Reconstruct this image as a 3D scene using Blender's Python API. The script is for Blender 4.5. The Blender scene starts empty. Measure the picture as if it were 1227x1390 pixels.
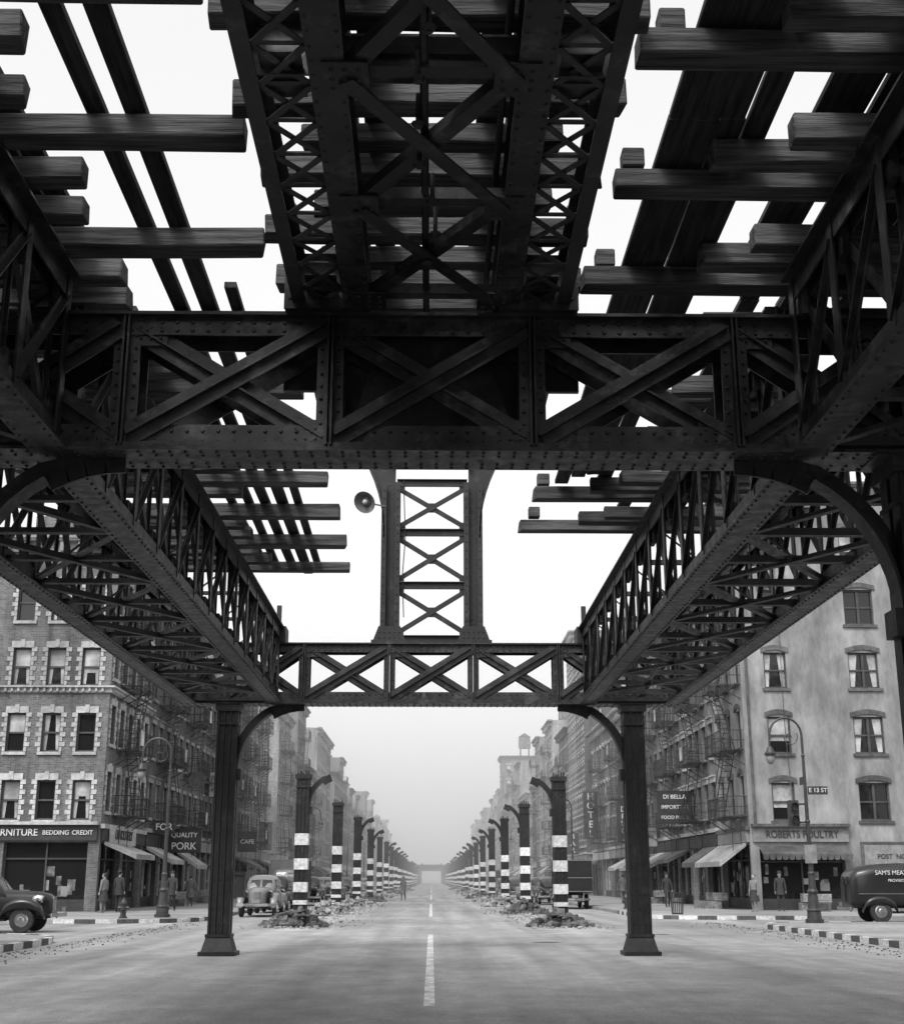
import bpy, math, random
from mathutils import Vector, Matrix
random.seed(7)
R=random.random
def U(a,b): return a+(b-a)*R()
H=1.5
HAZE=True
sc=bpy.context.scene
# ---------------------------------------------------------------- materials
def new_mat(name):
    m=bpy.data.materials.new(name); m.use_nodes=True
    nt=m.node_tree; b=nt.nodes['Principled BSDF']
    return m,nt,b
def N(nt,t,**k):
    n=nt.nodes.new(t)
    for a,v in k.items(): setattr(n,a,v)
    return n
def g(v): return (v,v,v,1)
def mat(name,c0,c1,scale=(1,1,1),ns=5,rough=.7,bump=.2,bd=.02,metal=0,big=.35,bigs=.25,detail=4,spec=.5,streak=0,rvar=0):
    m,nt,b=new_mat(name)
    geo=N(nt,'ShaderNodeNewGeometry')
    mp=N(nt,'ShaderNodeMapping'); mp.inputs['Scale'].default_value=scale
    nt.links.new(geo.outputs['Position'],mp.inputs['Vector'])
    n1=N(nt,'ShaderNodeTexNoise'); n1.inputs['Scale'].default_value=ns; n1.inputs['Detail'].default_value=detail; n1.inputs['Roughness'].default_value=.7
    nt.links.new(mp.outputs[0],n1.inputs['Vector'])
    cr=N(nt,'ShaderNodeValToRGB'); cr.color_ramp.elements[0].position=.33; cr.color_ramp.elements[1].position=.68
    cr.color_ramp.elements[0].color=g(c0); cr.color_ramp.elements[1].color=g(c1)
    nt.links.new(n1.outputs['Fac'],cr.inputs[0])
    out=cr.outputs[0]
    if big:
        n2=N(nt,'ShaderNodeTexNoise'); n2.inputs['Scale'].default_value=bigs; n2.inputs['Detail'].default_value=2
        nt.links.new(geo.outputs['Position'],n2.inputs['Vector'])
        mr=N(nt,'ShaderNodeMapRange'); mr.inputs['From Min'].default_value=.3; mr.inputs['From Max'].default_value=.7
        mr.inputs['To Min'].default_value=1-big; mr.inputs['To Max'].default_value=1+big
        nt.links.new(n2.outputs['Fac'],mr.inputs['Value'])
        mx=N(nt,'ShaderNodeVectorMath',operation='SCALE')
        nt.links.new(out,mx.inputs[0]); nt.links.new(mr.outputs[0],mx.inputs['Scale']); out=mx.outputs[0]
    if streak:
        n3=N(nt,'ShaderNodeTexNoise'); n3.inputs['Scale'].default_value=2.6; n3.inputs['Detail'].default_value=5; n3.inputs['Roughness'].default_value=.75
        nt.links.new(geo.outputs['Position'],n3.inputs['Vector'])
        m3=N(nt,'ShaderNodeMapRange'); m3.inputs['From Min'].default_value=.54; m3.inputs['From Max'].default_value=.66; m3.inputs['To Min'].default_value=0; m3.inputs['To Max'].default_value=1
        nt.links.new(n3.outputs['Fac'],m3.inputs['Value'])
        mi=N(nt,'ShaderNodeMix',data_type='RGBA'); nt.links.new(m3.outputs[0],mi.inputs['Factor']); nt.links.new(out,mi.inputs[6]); mi.inputs[7].default_value=g(streak); out=mi.outputs[2]
    nt.links.new(out,b.inputs['Base Color'])
    b.inputs['Roughness'].default_value=rough; b.inputs['Metallic'].default_value=metal; b.inputs['Specular IOR Level'].default_value=spec
    if rvar:
        mr2=N(nt,'ShaderNodeMapRange'); mr2.inputs['From Min'].default_value=.3; mr2.inputs['From Max'].default_value=.7; mr2.inputs['To Min'].default_value=rough-rvar; mr2.inputs['To Max'].default_value=rough+rvar
        nt.links.new(n1.outputs['Fac'],mr2.inputs['Value']); nt.links.new(mr2.outputs[0],b.inputs['Roughness'])
    if bump:
        bp=N(nt,'ShaderNodeBump'); bp.inputs['Strength'].default_value=bump; bp.inputs['Distance'].default_value=bd
        nt.links.new(n1.outputs['Fac'],bp.inputs['Height']); nt.links.new(bp.outputs[0],b.inputs['Normal'])
    return m
def brick_mat(name,c,mort=None):
    m,nt,b=new_mat(name)
    mort=mort or c*1.35
    geo=N(nt,'ShaderNodeNewGeometry'); sx=N(nt,'ShaderNodeSeparateXYZ'); nt.links.new(geo.outputs['Position'],sx.inputs[0])
    ad=N(nt,'ShaderNodeMath',operation='ADD'); nt.links.new(sx.outputs[0],ad.inputs[0]); nt.links.new(sx.outputs[1],ad.inputs[1])
    cb=N(nt,'ShaderNodeCombineXYZ'); nt.links.new(ad.outputs[0],cb.inputs[0]); nt.links.new(sx.outputs[2],cb.inputs[1])
    br=N(nt,'ShaderNodeTexBrick'); br.inputs['Scale'].default_value=1
    br.inputs['Brick Width'].default_value=.23; br.inputs['Row Height'].default_value=.08; br.inputs['Mortar Size'].default_value=.008
    br.inputs['Color1'].default_value=g(c*.66); br.inputs['Color2'].default_value=g(c*1.2); br.inputs['Mortar'].default_value=g(mort)
    nt.links.new(cb.outputs[0],br.inputs['Vector'])
    n=N(nt,'ShaderNodeTexNoise'); n.inputs['Scale'].default_value=1; n.inputs['Detail'].default_value=5; n.inputs['Roughness'].default_value=.7
    mp=N(nt,'ShaderNodeMapping'); mp.inputs['Scale'].default_value=(1.1,1.1,.2)
    nt.links.new(geo.outputs['Position'],mp.inputs[0]); nt.links.new(mp.outputs[0],n.inputs['Vector'])
    mr=N(nt,'ShaderNodeMapRange'); mr.inputs['From Min'].default_value=.3; mr.inputs['From Max'].default_value=.7; mr.inputs['To Min'].default_value=.4; mr.inputs['To Max'].default_value=1.4
    nt.links.new(n.outputs['Fac'],mr.inputs['Value'])
    mx=N(nt,'ShaderNodeVectorMath',operation='SCALE'); nt.links.new(br.outputs['Color'],mx.inputs[0]); nt.links.new(mr.outputs[0],mx.inputs['Scale'])
    nt.links.new(mx.outputs[0],b.inputs['Base Color']); b.inputs['Roughness'].default_value=.9
    return m
STEEL=mat('steel_dark_paint',.008,.024,(1,1,1),9,.55,.5,.012,big=.45,bigs=.6,spec=.4,streak=.04,rvar=.15)
STEELL=mat('steel_worn_paint',.009,.036,(1,1,1),6,.5,.5,.012,big=.55,bigs=.8,spec=.4,streak=.068,rvar=.18)
TIMBER=mat('weathered_timber',.026,.12,(.5,9,9),2.2,.85,.8,.03,big=.5,bigs=1.1,spec=.2)
PLANK=mat('old_planks',.015,.06,(9,.5,9),2.2,.85,.8,.03,big=.45,bigs=.7,spec=.2)
BLACKP=mat('black_column_paint',.007,.02,ns=8,rough=.5,bump=.4,bd=.01,spec=.4,streak=.034,rvar=.15)
WHITEP=mat('white_paint_worn',.35,.75,ns=10,rough=.6,bump=.2,bd=.01,big=.2)
KERBD=mat('kerb_dark',.04,.1,ns=8,rough=.8)
WALK=mat('sidewalk_concrete',.18,.32,ns=4,rough=.9,bump=.15,big=.3,detail=6)
RUB=mat('rubble_stone',.1,.45,ns=3,rough=.95,bump=.4,big=.3,bigs=2)
RUBD=mat('rubble_dark',.02,.2,ns=3,rough=.95,bump=.4)
TRIM=[mat('stone_trim_light',.26,.46,ns=4,rough=.85,bump=.1),mat('stone_trim_mid',.16,.3,ns=4,rough=.85,bump=.1),mat('stone_trim_dark',.05,.12,ns=4,rough=.8,bump=.1)]
FRAME=mat('window_frame_paint',.3,.5,ns=4,rough=.6,bump=0,big=0)
FRAMED=mat('window_frame_dark',.03,.07,ns=4,rough=.6,bump=0,big=0)
SHADE=mat('window_shade',.2,.55,ns=.8,rough=.9,bump=0,big=.4,bigs=.7)
IRON=mat('fire_escape_iron',.012,.03,ns=6,rough=.6,bump=0,big=0)
CAST=mat('cast_iron_paint',.02,.05,ns=6,rough=.45,bump=.1)
SIGNL=mat('sign_board_light',.35,.55,ns=3,rough=.6,bump=0,big=.15)
SIGNM=mat('sign_board_mid',.15,.26,ns=3,rough=.6,bump=0,big=.1)
SIGND=mat('sign_board_dark',.02,.04,ns=3,rough=.5,bump=0,big=.1)
LETW=mat('letters_white',.5,.75,rough=.5,bump=0,big=.05)
LETD=mat('letters_dark',.02,.04,rough=.5,bump=0,big=.05)
AWN=[mat('awning_canvas_light',.2,.38,ns=2,rough=.9,bump=.1),mat('awning_canvas_dark',.05,.12,ns=2,rough=.9,bump=.1)]
TIRE=mat('tire_rubber',.015,.03,rough=.8,bump=0,big=0)
CHROME=mat('worn_chrome',.5,.6,rough=.25,metal=1,bump=0,big=0)
def glass_mat():
    m,nt,b=new_mat('window_glass'); b.inputs['Base Color'].default_value=g(.012); b.inputs['Roughness'].default_value=.1
    b.inputs['Specular IOR Level'].default_value=.5
    geo=N(nt,'ShaderNodeNewGeometry'); n=N(nt,'ShaderNodeTexNoise'); n.inputs['Scale'].default_value=1.1
    nt.links.new(geo.outputs['Position'],n.inputs['Vector'])
    bp=N(nt,'ShaderNodeBump'); bp.inputs['Strength'].default_value=.2; bp.inputs['Distance'].default_value=.06
    nt.links.new(n.outputs['Fac'],bp.inputs['Height']); nt.links.new(bp.outputs[0],b.inputs['Normal'])
    return m
GLASS=glass_mat()
def paint(name,c):
    return mat(name,c*.85,c*1.15,ns=3,rough=.28,bump=0,big=.15,bigs=1)
def flatm(name,c,r=.8): return mat(name,c*.85,c*1.15,ns=8,rough=r,bump=0,big=0)
# ---------------------------------------------------------------- mesh builder
class MB:
    def __init__(s): s.v=[];s.f=[];s.m=[];s.k=0
    def add(s,vs,fs):
        o=len(s.v); s.v+= [tuple(v) for v in vs]
        for f in fs: s.f.append(tuple(i+o for i in f)); s.m.append(s.k)
    def quad(s,a,b,c,d): s.add([a,b,c,d],[(0,1,2,3)])
    def hexa(s,P): s.add(P,[(0,3,2,1),(4,5,6,7),(0,1,5,4),(1,2,6,5),(2,3,7,6),(3,0,4,7)])
    def box(s,x0,x1,y0,y1,z0,z1):
        s.hexa([(x0,y0,z0),(x1,y0,z0),(x1,y1,z0),(x0,y1,z0),(x0,y0,z1),(x1,y0,z1),(x1,y1,z1),(x0,y1,z1)])
    def beam(s,p0,p1,w,h,up=(0,0,1),off=(0,0)):
        p0=Vector(p0);p1=Vector(p1);d=(p1-p0).normalized();up=Vector(up)
        if abs(d.dot(up))>.999: up=Vector((0,1,0)) if abs(d.y)<.9 else Vector((1,0,0))
        a=d.cross(up).normalized(); b=a.cross(d).normalized()
        o=a*off[0]+b*off[1]
        P=[]
        for p in (p0,p1):
            for (i,j) in ((-1,-1),(1,-1),(1,1),(-1,1)): P.append(p+o+a*(i*w/2)+b*(j*h/2))
        s.hexa(P)
    def angle(s,p0,p1,w,t=.018,up=(0,0,1)):
        s.beam(p0,p1,w,t,up); s.beam(p0,p1,t,w*.6,up,(w/2-t/2,w*.3+t*.5))
    def cyl(s,p0,p1,r0,r1,n=10,cap=True):
        p0=Vector(p0);p1=Vector(p1);d=(p1-p0).normalized();up=Vector((0,0,1)) if abs(d.z)<.9 else Vector((1,0,0))
        a=d.cross(up).normalized();b=a.cross(d)
        vs=[];
        for p,r in((p0,r0),(p1,r1)):
            for i in range(n):
                t=2*math.pi*i/n; vs.append(p+a*(r*math.cos(t))+b*(r*math.sin(t)))
        fs=[(i,(i+1)%n,n+(i+1)%n,n+i) for i in range(n)]
        if cap: fs+= [tuple(range(n))[::-1],tuple(range(n,2*n))]
        s.add(vs,fs)
    def tube(s,pts,rs,n=8):
        for i in range(len(pts)-1):
            r0=rs[i] if hasattr(rs,'__len__') else rs; r1=rs[i+1] if hasattr(rs,'__len__') else rs
            s.cyl(pts[i],pts[i+1],r0,r1,n)
    def rivet(s,p,nrm,r=.018):
        p=Vector(p);nrm=Vector(nrm); s.cyl(p,p+nrm*r*.8,r,r*.5,6)
    def ell(s,c,r,nu=12,nv=8):
        vs=[];fs=[]
        for j in range(nv+1):
            ph=math.pi*j/nv
            for i in range(nu):
                t=2*math.pi*i/nu; vs.append((c[0]+r[0]*math.sin(ph)*math.cos(t),c[1]+r[1]*math.sin(ph)*math.sin(t),c[2]+r[2]*math.cos(ph)))
        for j in range(nv):
            for i in range(nu): fs.append((j*nu+i,j*nu+(i+1)%nu,(j+1)*nu+(i+1)%nu,(j+1)*nu+i))
        s.add(vs,fs)
    def loft(s,st,y=0,n=20,e=3.2):
        vs=[];fs=[]
        for (x,cz,hw,hh) in st:
            for i in range(n):
                t=2*math.pi*i/n; c,q=math.cos(t),math.sin(t)
                vs.append((x,y+hw*math.copysign(abs(c)**(2/e),c),cz+hh*math.copysign(abs(q)**(2/e),q)))
        m=len(st)
        for j in range(m-1):
            for i in range(n): fs.append((j*n+i,j*n+(i+1)%n,(j+1)*n+(i+1)%n,(j+1)*n+i))
        fs.append(tuple(range(n))); fs.append(tuple(range((m-1)*n,m*n)))
        s.add(vs,fs)
    def prism(s,poly,z0,z1):
        n=len(poly)
        s.add([(x,y,z0) for x,y in poly]+[(x,y,z1) for x,y in poly],[tuple(range(n))[::-1],tuple(range(n,2*n))]+[(i,(i+1)%n,n+(i+1)%n,n+i) for i in range(n)])
    def chunk(s,c,r):
        P=[]
        M=Matrix.Rotation(U(0,6.3),3,'Z')@Matrix.Rotation(U(0,6.3),3,'X')
        a,b,d=r*U(.5,1.2),r*U(.4,1),r*U(.3,.8)
        for q in ((-1,-1,-1),(1,-1,-1),(1,1,-1),(-1,1,-1),(-1,-1,1),(1,-1,1),(1,1,1),(-1,1,1)):
            P.append(Vector(c)+M@Vector((q[0]*a*U(.6,1.1),q[1]*b*U(.6,1.1),q[2]*d*U(.6,1.1))))
        s.hexa(P)
    def make(s,name,mats,parent=None,local=False,smooth=False,bevel=0):
        me=bpy.data.meshes.new(name)
        vs=s.v
        if parent is not None and not local:
            l=parent.location; vs=[(a-l.x,b-l.y,c-l.z) for a,b,c in s.v]
        me.from_pydata(vs,[],s.f)
        if not isinstance(mats,(list,tuple)): mats=[mats]
        for m in mats: me.materials.append(m)
        me.polygons.foreach_set('material_index',s.m)
        if smooth: me.polygons.foreach_set('use_smooth',[True]*len(s.f))
        me.update()
        ob=bpy.data.objects.new(name,me); sc.collection.objects.link(ob)
        if parent is not None: ob.parent=parent
        if bevel:
            b=ob.modifiers.new('bevel','BEVEL'); b.width=bevel; b.segments=1
        return ob
def empty(name,loc=(0,0,0),rz=0):
    e=bpy.data.objects.new(name,None); sc.collection.objects.link(e); e.location=loc; e.rotation_euler=(0,0,rz); e.empty_display_size=.5
    return e
def text(s,loc,size,rot,m,parent,name='lettering',sx=1):
    cu=bpy.data.curves.new(name,'FONT'); cu.body=s; cu.size=size; cu.extrude=.012; cu.align_x='CENTER'; cu.align_y='CENTER'
    cu.offset=size*.008
    cu.materials.append(m); ob=bpy.data.objects.new(name,cu); sc.collection.objects.link(ob)
    ob.parent=parent; ob.location=Vector(loc)-(parent.location if parent else Vector()); ob.rotation_euler=rot; ob.scale=(sx,1,1)
    return ob
RFRONT=(math.pi/2,0,0)
RLEFT=(math.pi/2,0,math.pi/2)
RRIGHT=(math.pi/2,0,-math.pi/2)

# ---------------------------------------------------------------- elevated railway
EL=empty('elevated_railway',(0,21,0))
ZB=3.67+H; ZG=5.0+H; ZT=5.34+H
Y1=11.86; Y2=30.0; Y0=-6.3
CX=4.39
def column_mesh(mb,x,y,z0,z1):
    w=.205
    mb.box(x-w,x+w,y-.02,y+.02,z0+.3,z1)
    for sy in(-1,1):
        mb.box(x-w,x+w,y+sy*.19-.018,y+sy*.19+.018,z0+.3,z1)
        for xx in(-.205,-.08,.055,.18): mb.box(x+xx,x+xx+.025,y+sy*.208,y+sy*.25,z0+.3,z1)
    for sx in(-1,1):
        mb.box(x+sx*w-.02,x+sx*w+.02,y-.235,y-.05,z0+.3,z1-.002); mb.box(x+sx*w-.02,x+sx*w+.02,y+.05,y+.235,z0+.3,z1-.002)
    mb.box(x-.38,x+.38,y-.38,y+.38,z0,z0+.08)
    P=[]
    for (r,z) in((.33,z0+.08),(.25,z0+.36)):
        for a,b in((-1,-1),(1,-1),(1,1),(-1,1)): P.append((x+a*r,y+b*r,z))
    mb.hexa(P)
    mb.box(x-.265,x+.265,y-.27,y+.27,z0+.36,z0+.42)
    mb.box(x-.27,x+.27,y-.27,y+.27,z1-.16,z1-.01)
    mb.box(x-.24,x+.24,y-.262,y+.262,z1-.45,z1-.4)
    z=z0+.6
    while z<z1-.5:
        for xx in(-.14,.0,.12): mb.rivet((x+xx,y-.208,z),(0,-1,0),.016)
        z+=.3
def bracket(mb,x,y,zt,side,R0=1.4,frac=1.0,wy=.26):
    n=12; x0=x+side*.22
    pts=[]
    for i in range(n+1):
        t=math.pi/2*i/n*frac
        pts.append((x0+side*R0*(1-math.cos(t)), zt-R0+R0*math.sin(t)))
    for i in range(n):
        (a,b),(c,d)=pts[i],pts[i+1]
        mb.beam((a,y,b),(c,y,d),wy,.035,(side*1.0,0,.3))
        k=.16
        t0=math.pi/2*i/n*frac;t1=math.pi/2*(i+1)/n*frac
        def q(t,r): return (x0+side*(R0-(R0+r)*math.cos(t)), zt-R0+(R0+r)*math.sin(t))
        (e,f),(g_,h)=q(t0,k),q(t1,k)
        for yy in(-.02,.02):
            mb.quad((a,y+yy,b),(c,y+yy,d),(g_,y+yy,min(h,zt)),(e,y+yy,min(f,zt)))
    mb.box(min(x0,x0+side*.1),max(x0,x0+side*.1),y-.15,y+.15,zt-R0-.22,zt-R0+.02)
cols=MB()
for yy in (Y0,Y1,Y2):
    for sx in(-1,1):
        column_mesh(cols,sx*CX,yy,0,ZB)
        bracket(cols,sx*CX,yy,ZB,-sx)
        cols.box(sx*CX-.4,sx*CX+.4,yy-.29,yy+.29,ZB-.012,ZB-.001)
cols.make('columns',BLACKP,EL)
cb=MB(); cb.box(-4.1,-3.88,29.75,30,1.15,1.6); cb.box(-4.12,-3.86,29.72,30.02,1.6,1.66); cb.make('call_box',CAST,EL)
def cross_girder(yy):
    mb=MB()
    xs=[-5.45,-4.42,-2.78,-.92,.92,2.78,4.42,5.45]
    mb.box(-5.6,5.6,yy-.3,yy+.3,ZB,ZB+.03); mb.box(-5.4,5.4,yy-.26,yy+.26,ZB+.03,ZB+.055)
    mb.box(-5.6,5.6,yy-.3,yy+.3,ZG-.03,ZG)
    for s in(-1,1):
        mb.box(-5.6,5.6,yy+s*.2-.012,yy+s*.2+.012,ZB+.056,ZB+.26)
        mb.box(-5.6,5.6,yy+s*.2-.012,yy+s*.2+.012,ZG-.2,ZG-.031)
        mb.box(-5.6,5.6,yy+s*.235-.02,yy+s*.235+.02,ZB+.056,ZB+.09)
        o=.016
        yp=yy+s*.2
        for i,x in enumerate(xs):
            mb.box(x-.12,x-.03,yp-s*o-.012,yp-s*o+.012,ZB+.056,ZG-.031); mb.box(x+.03,x+.12,yp-s*o-.0125,yp-s*o+.0125,ZB+.056,ZG-.031)
            mb.box(x-.03,x-.012,yp-.09,yp+.08,ZB+.058,ZG-.033); mb.box(x+.012,x+.03,yp-.09,yp+.08,ZB+.058,ZG-.033)
        for i in range(len(xs)-1):
            a,b=xs[i]+.06,xs[i+1]-.06
            w=.22 if b-a>1.2 else .14
            yA=yp+s*.03; yB=yp-s*.05
            mb.beam((a,yA,ZB+.15),(b,yA,ZG-.12),.02,w)
            mb.beam((a,yB,ZG-.12),(b,yB,ZB+.15),.02,w)
            mb.beam((a,yA+s*.04,ZB+.15),(b,yA+s*.04,ZG-.12),.07,.018)
            mb.beam((a,yB+s*.04,ZG-.12),(b,yB+s*.04,ZB+.15),.07,.0185)
            for (gx,gz) in((a,ZB+.06),(b,ZB+.06),(a,ZG-.3),(b,ZG-.3)):
                ax=gx if gx==a else gx-.3
                mb.box(ax,ax+.3,yp-s*.016-.008,yp-s*.016+.008,gz,gz+.26)
                if s<0 and b-a>1.2:
                    for q in range(3):
                        for q2 in range(2): mb.rivet((ax+.06+q*.09,yp-.008,gz+.07+q2*.1),(0,-1,0),.017)
    for k in range(int(11.2/.14)):
        x=-5.55+k*.14
        for z in(ZB+.1,ZB+.2,ZG-.08,ZG-.16): mb.rivet((x,yy-.212,z),(0,-1,0),.021)
        for dy in(-.23,-.12,.12,.23): mb.rivet((x,yy+dy,ZB),(0,0,-1),.02)
    for x in xs:
        for k in range(8):
            for dx in(-.08,.08): mb.rivet((x+dx,yy-.2,ZB+.28+k*.12),(0,-1,0),.018)
    return mb
for yy in (Y0,Y1,Y2): cross_girder(yy).make('cross_girder',STEELL,EL)
pl=MB()
pl.add([(-.86,Y1+.1,ZB+.06),(.86,Y1+.1,ZB+.06),(.45,Y1+.1,ZG-.1),(-.45,Y1+.1,ZG-.1)],[(0,1,2,3)])
pl.box(-1.4,1.4,Y1+.3,Y1+.36,ZG-.55,ZG-.04)
pl.box(-.88,-.3,Y1+.24,Y1+.26,ZB+.3,ZG-.1); pl.box(.3,.88,Y1+.24,Y1+.26,ZB+.3,ZG-.1)
pl.make('girder_diaphragm',STEEL,EL)
def truss(x,ya,yb):
    mb=MB(); n=max(1,round((yb-ya)/1.3)); dy=(yb-ya)/n
    mb.box(x-.17,x+.17,ya,yb,ZB-.002,ZB+.022)
    mb.box(x-.17,x+.17,ya,yb,ZT-.025,ZT)
    for s in(-1,1):
        mb.box(x+s*.06-.01,x+s*.06+.01,ya,yb,ZB+.023,ZB+.24)
        mb.box(x+s*.06-.01,x+s*.06+.01,ya,yb,ZT-.22,ZT-.026)
    for i in range(n+1):
        y=ya+i*dy
        for s in(-1,1):
            mb.box(x+s*.075-.008,x+s*.075+.008,y-.07,y+.07,ZB+.024,ZT-.027)
            mb.box(x+s*.04,x+s*.067,y-.009,y+.009,ZB+.024,ZT-.027)
        mb.box(x-.03,x+.03,y-.17,y+.17,ZB+.1,ZB+.4); mb.box(x-.029,x+.031,y-.17,y+.17,ZT-.4,ZT-.1)
        if i<n:
            mb.beam((x+.04,y,ZB+.2),(x+.04,y+dy,ZT-.2),.014,.12); mb.beam((x-.04,y+dy,ZB+.2),(x-.04,y,ZT-.2),.014,.12)
            mb.beam((x+.07,y,ZB+.2),(x+.07,y+dy,ZT-.2),.06,.014); mb.beam((x-.07,y+dy,ZB+.2),(x-.07,y,ZT-.2),.06,.014)
    y=ya
    while y<yb:
        for s in(-.13,.13): mb.rivet((x+s,y,ZB-.002),(0,0,-1),.019)
        y+=.17
    return mb
for sx in(-1,1):
    for (ya,yb) in ((Y0+.3,Y1-.3),(Y1+.3,Y2-.3)):
        for xx in(3.4,5.25):
            truss(sx*xx,ya,yb).make('side_truss',STEELL,EL)
        mb=MB(); n=max(1,round((yb-ya)/1.3)); dy=(yb-ya)/n
        a,b=sx*3.45,sx*5.2
        for i in range(n+1):
            y=ya+i*dy
            mb.angle((a,y,ZB+.06),(b,y,ZB+.06),.11)
            if i%2==0:
                mb.angle((a,y,ZT-.1),(b,y,ZT-.1),.1)
                mb.beam((a,y+.03,ZB+.1),(b,y+.03,ZT-.15),.07,.012); mb.beam((a,y-.03,ZT-.15),(b,y-.03,ZB+.1),.07,.012)
            if i<n and i%2==0 and i+2<=n:
                mb.angle((a,y,ZB+.085),(b,y+2*dy,ZB+.085),.09); mb.angle((b,y,ZB+.035),(a,y+2*dy,ZB+.035),.09)
        mb.make('lateral_bracing',STEEL,EL)
mb=MB(); YC=16.2
zc0=ZG+.03; zc1=ZG+.42
for s in(-1,1):
    x=s*.68
    mb.box(x-.12,x+.12,Y0,YC,zc0,zc0+.025); mb.box(x-.12,x+.12,Y0,YC,zc1-.025,zc1); mb.box(x-.012,x+.012,Y0,YC,zc0+.026,zc1-.026)
    y=Y0
    while y<YC:
        for q in(-.09,.09): mb.rivet((x+q,y,zc0),(0,0,-1),.016)
        y+=.16
    x=s*1.2
    mb.box(x-.06,x+.06,Y0,YC,zc0-.002,zc0+.018); mb.box(x-.06,x+.06,Y0,YC,zc1-.02,zc1-.002); mb.box(x+s*.04,x+s*.055,Y0,YC,zc0+.02,zc0+.1);mb.box(x+s*.04,x+s*.055,Y0,YC,zc1-.1,zc1-.022)
    y=Y0;d=.46
    while y<YC-d:
        mb.beam((x+s*.03,y,zc0+.06),(x+s*.03,y+d,zc1-.06),.012,.045); mb.beam((x+s*.045,y+d,zc0+.06),(x+s*.045,y,zc1-.06),.012,.045)
        a,b=s*.8,s*1.15
        mb.beam((a,y,zc0+.03),(b,y+d,zc0+.03),.05,.012); mb.beam((b,y,zc0+.045),(a,y+d,zc0+.045),.05,.012)
        mb.box(min(a,b),max(a,b),y-.025,y+.025,zc0+.052,zc0+.064)
        y+=d
y=Y1-.5; ys=[]
while y>Y0: ys.append(y); y-=1.78
ys.append(Y1+2)
for y in ys:
    mb.angle((-.6,y,zc0+.05),(.6,y,zc0+.05),.13)
    for s in(-1,1): mb.box(s*.56-.15,s*.56+.15,y-.19,y+.19,zc0-.016,zc0-.003)
    for s in(-1,1):
        for i in range(-1,2):
            for j in range(-1,2): mb.rivet((s*.56+i*.09,y+j*.11,zc0-.016),(0,0,-1),.02)
    if y-1.78>Y0-1 and y<Y1:
        mb.angle((-.56,y,zc0+.02),(.56,y-1.78,zc0+.02),.12); mb.angle((.56,y,zc0-.03),(-.56,y-1.78,zc0-.03),.12)
for y in (Y1-.55,7.95,4.2,.5,-3):
    for s in(-1,1):
        mb.box(min(s*.72,s*1.18),max(s*.72,s*1.18),y-.15,y-.13,zc0+.02,zc1-.03)
        mb.box(min(s*.84,s*1.12),max(s*.84,s*1.12),y-.33,y+.2,zc0+.068,zc0+.08)
    if y<9: mb.box(-.56,.56,y-.3,y+.25,zc0+.21,zc0+.23)
for yy in(Y0,Y1):
    for s in(-1,1):
        x=s*.98
        mb.box(x-.36,x+.36,yy-.42,yy-.40,ZG-.02,ZG+.36)
        mb.box(x-.36,x+.36,yy-.4,yy+.3,ZG+.001,ZG+.026)
        for i in range(6):
            for j in range(3): mb.rivet((x-.3+i*.12,yy-.42,ZG+.08+j*.11),(0,-1,0),.022)
mb.make('centre_track_girders',STEELL,EL)
mb=MB()
for y in [Y1-1.4-k*.55 for k in range(14)]:
    x=U(-.1,.1); mb.cyl((x,y,ZG+.2),(x,y,ZG-.02-U(0,.06)),.02,.02,6); mb.cyl((x,y,ZG-.03),(x,y,ZG-.06),.05,.03,8)
mb.cyl((-.05,Y0,ZG+.12),(-.05,Y1,ZG+.12),.03,.03,6); mb.cyl((.5,Y0,ZG+.3),(.5,YC,ZG+.3),.025,.025,6)
mb.make('conduit',STEEL,EL)
# ties
tz0=5.37+H; tz1=tz0+.21
mb=MB()
def tie(x0,x1,y,w=.21,dz=0):
    sk=U(-.035,.035); w2=w/2*U(.84,1.1); h=U(-.04,.01)
    z0=tz0+dz; z1=tz1+dz+h
    n=5; pts=[]
    for i in range(n+1):
        t=i/n; x=x0+(x1-x0)*t; a=-sk+2*sk*t; j=U(-.01,.01); k=U(-.01,.01)
        ex=U(-.03,.03) if i in(0,n) else 0
        pts.append([(x+ex,y-w2+a+j,z0+(k if 0<i<n else U(-.012,.012))),(x-ex,y+w2+a+j,z0),(x,y+w2+a+k,z1+j),(x+ex*.5,y-w2+a+k,z1+k)])
    vs=[p for q in pts for p in q]; fs=[(0,3,2,1),(4*n,4*n+1,4*n+2,4*n+3)]
    for i in range(n):
        for q in range(4): fs.append((4*i+q,4*i+(q+1)%4,4*i+4+(q+1)%4,4*i+4+q))
    mb.add(vs,fs)
pitch=.623
yL=9.26-8*1.87
for k in range(0,60):
    y=yL+k*pitch+U(-.03,.03)
    if y<-6 or y>24.4: continue
    lg=(k%3==0)
    if lg: tie(-5.85+U(-.1,.1),-1.46+U(-.04,.04),y,.26)
    else:
        if y>17 and R()<.25: continue
        tie(-5.8+U(-.1,.15),-2.85+U(-.14,.14),y)
for k in range(0,60):
    y=yL+.76+k*pitch+U(-.03,.03)
    if y<-6 or y>21.6: continue
    lg=(k%3==0)
    if y>13 and y<16.5 and lg: continue
    if lg: tie(1.46+U(-.06,.06),5.9+U(-.1,.1),y,.24)
    elif k%3==1 : tie(2.75+U(-.1,.1),5.8+U(-.1,.1),y+.38,.21)
    else: tie(2.2+U(-.1,.3),5.8+U(-.1,.1),y+.12,.21)
for k in range(0,30):
    y=yL+.76+k*3*pitch
    if y<-6 or y>21.6 or 13<y<16.5: continue
    mb.box(1.56,1.74,y-.09,y+.09,tz1+.02,tz1+.19)
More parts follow.
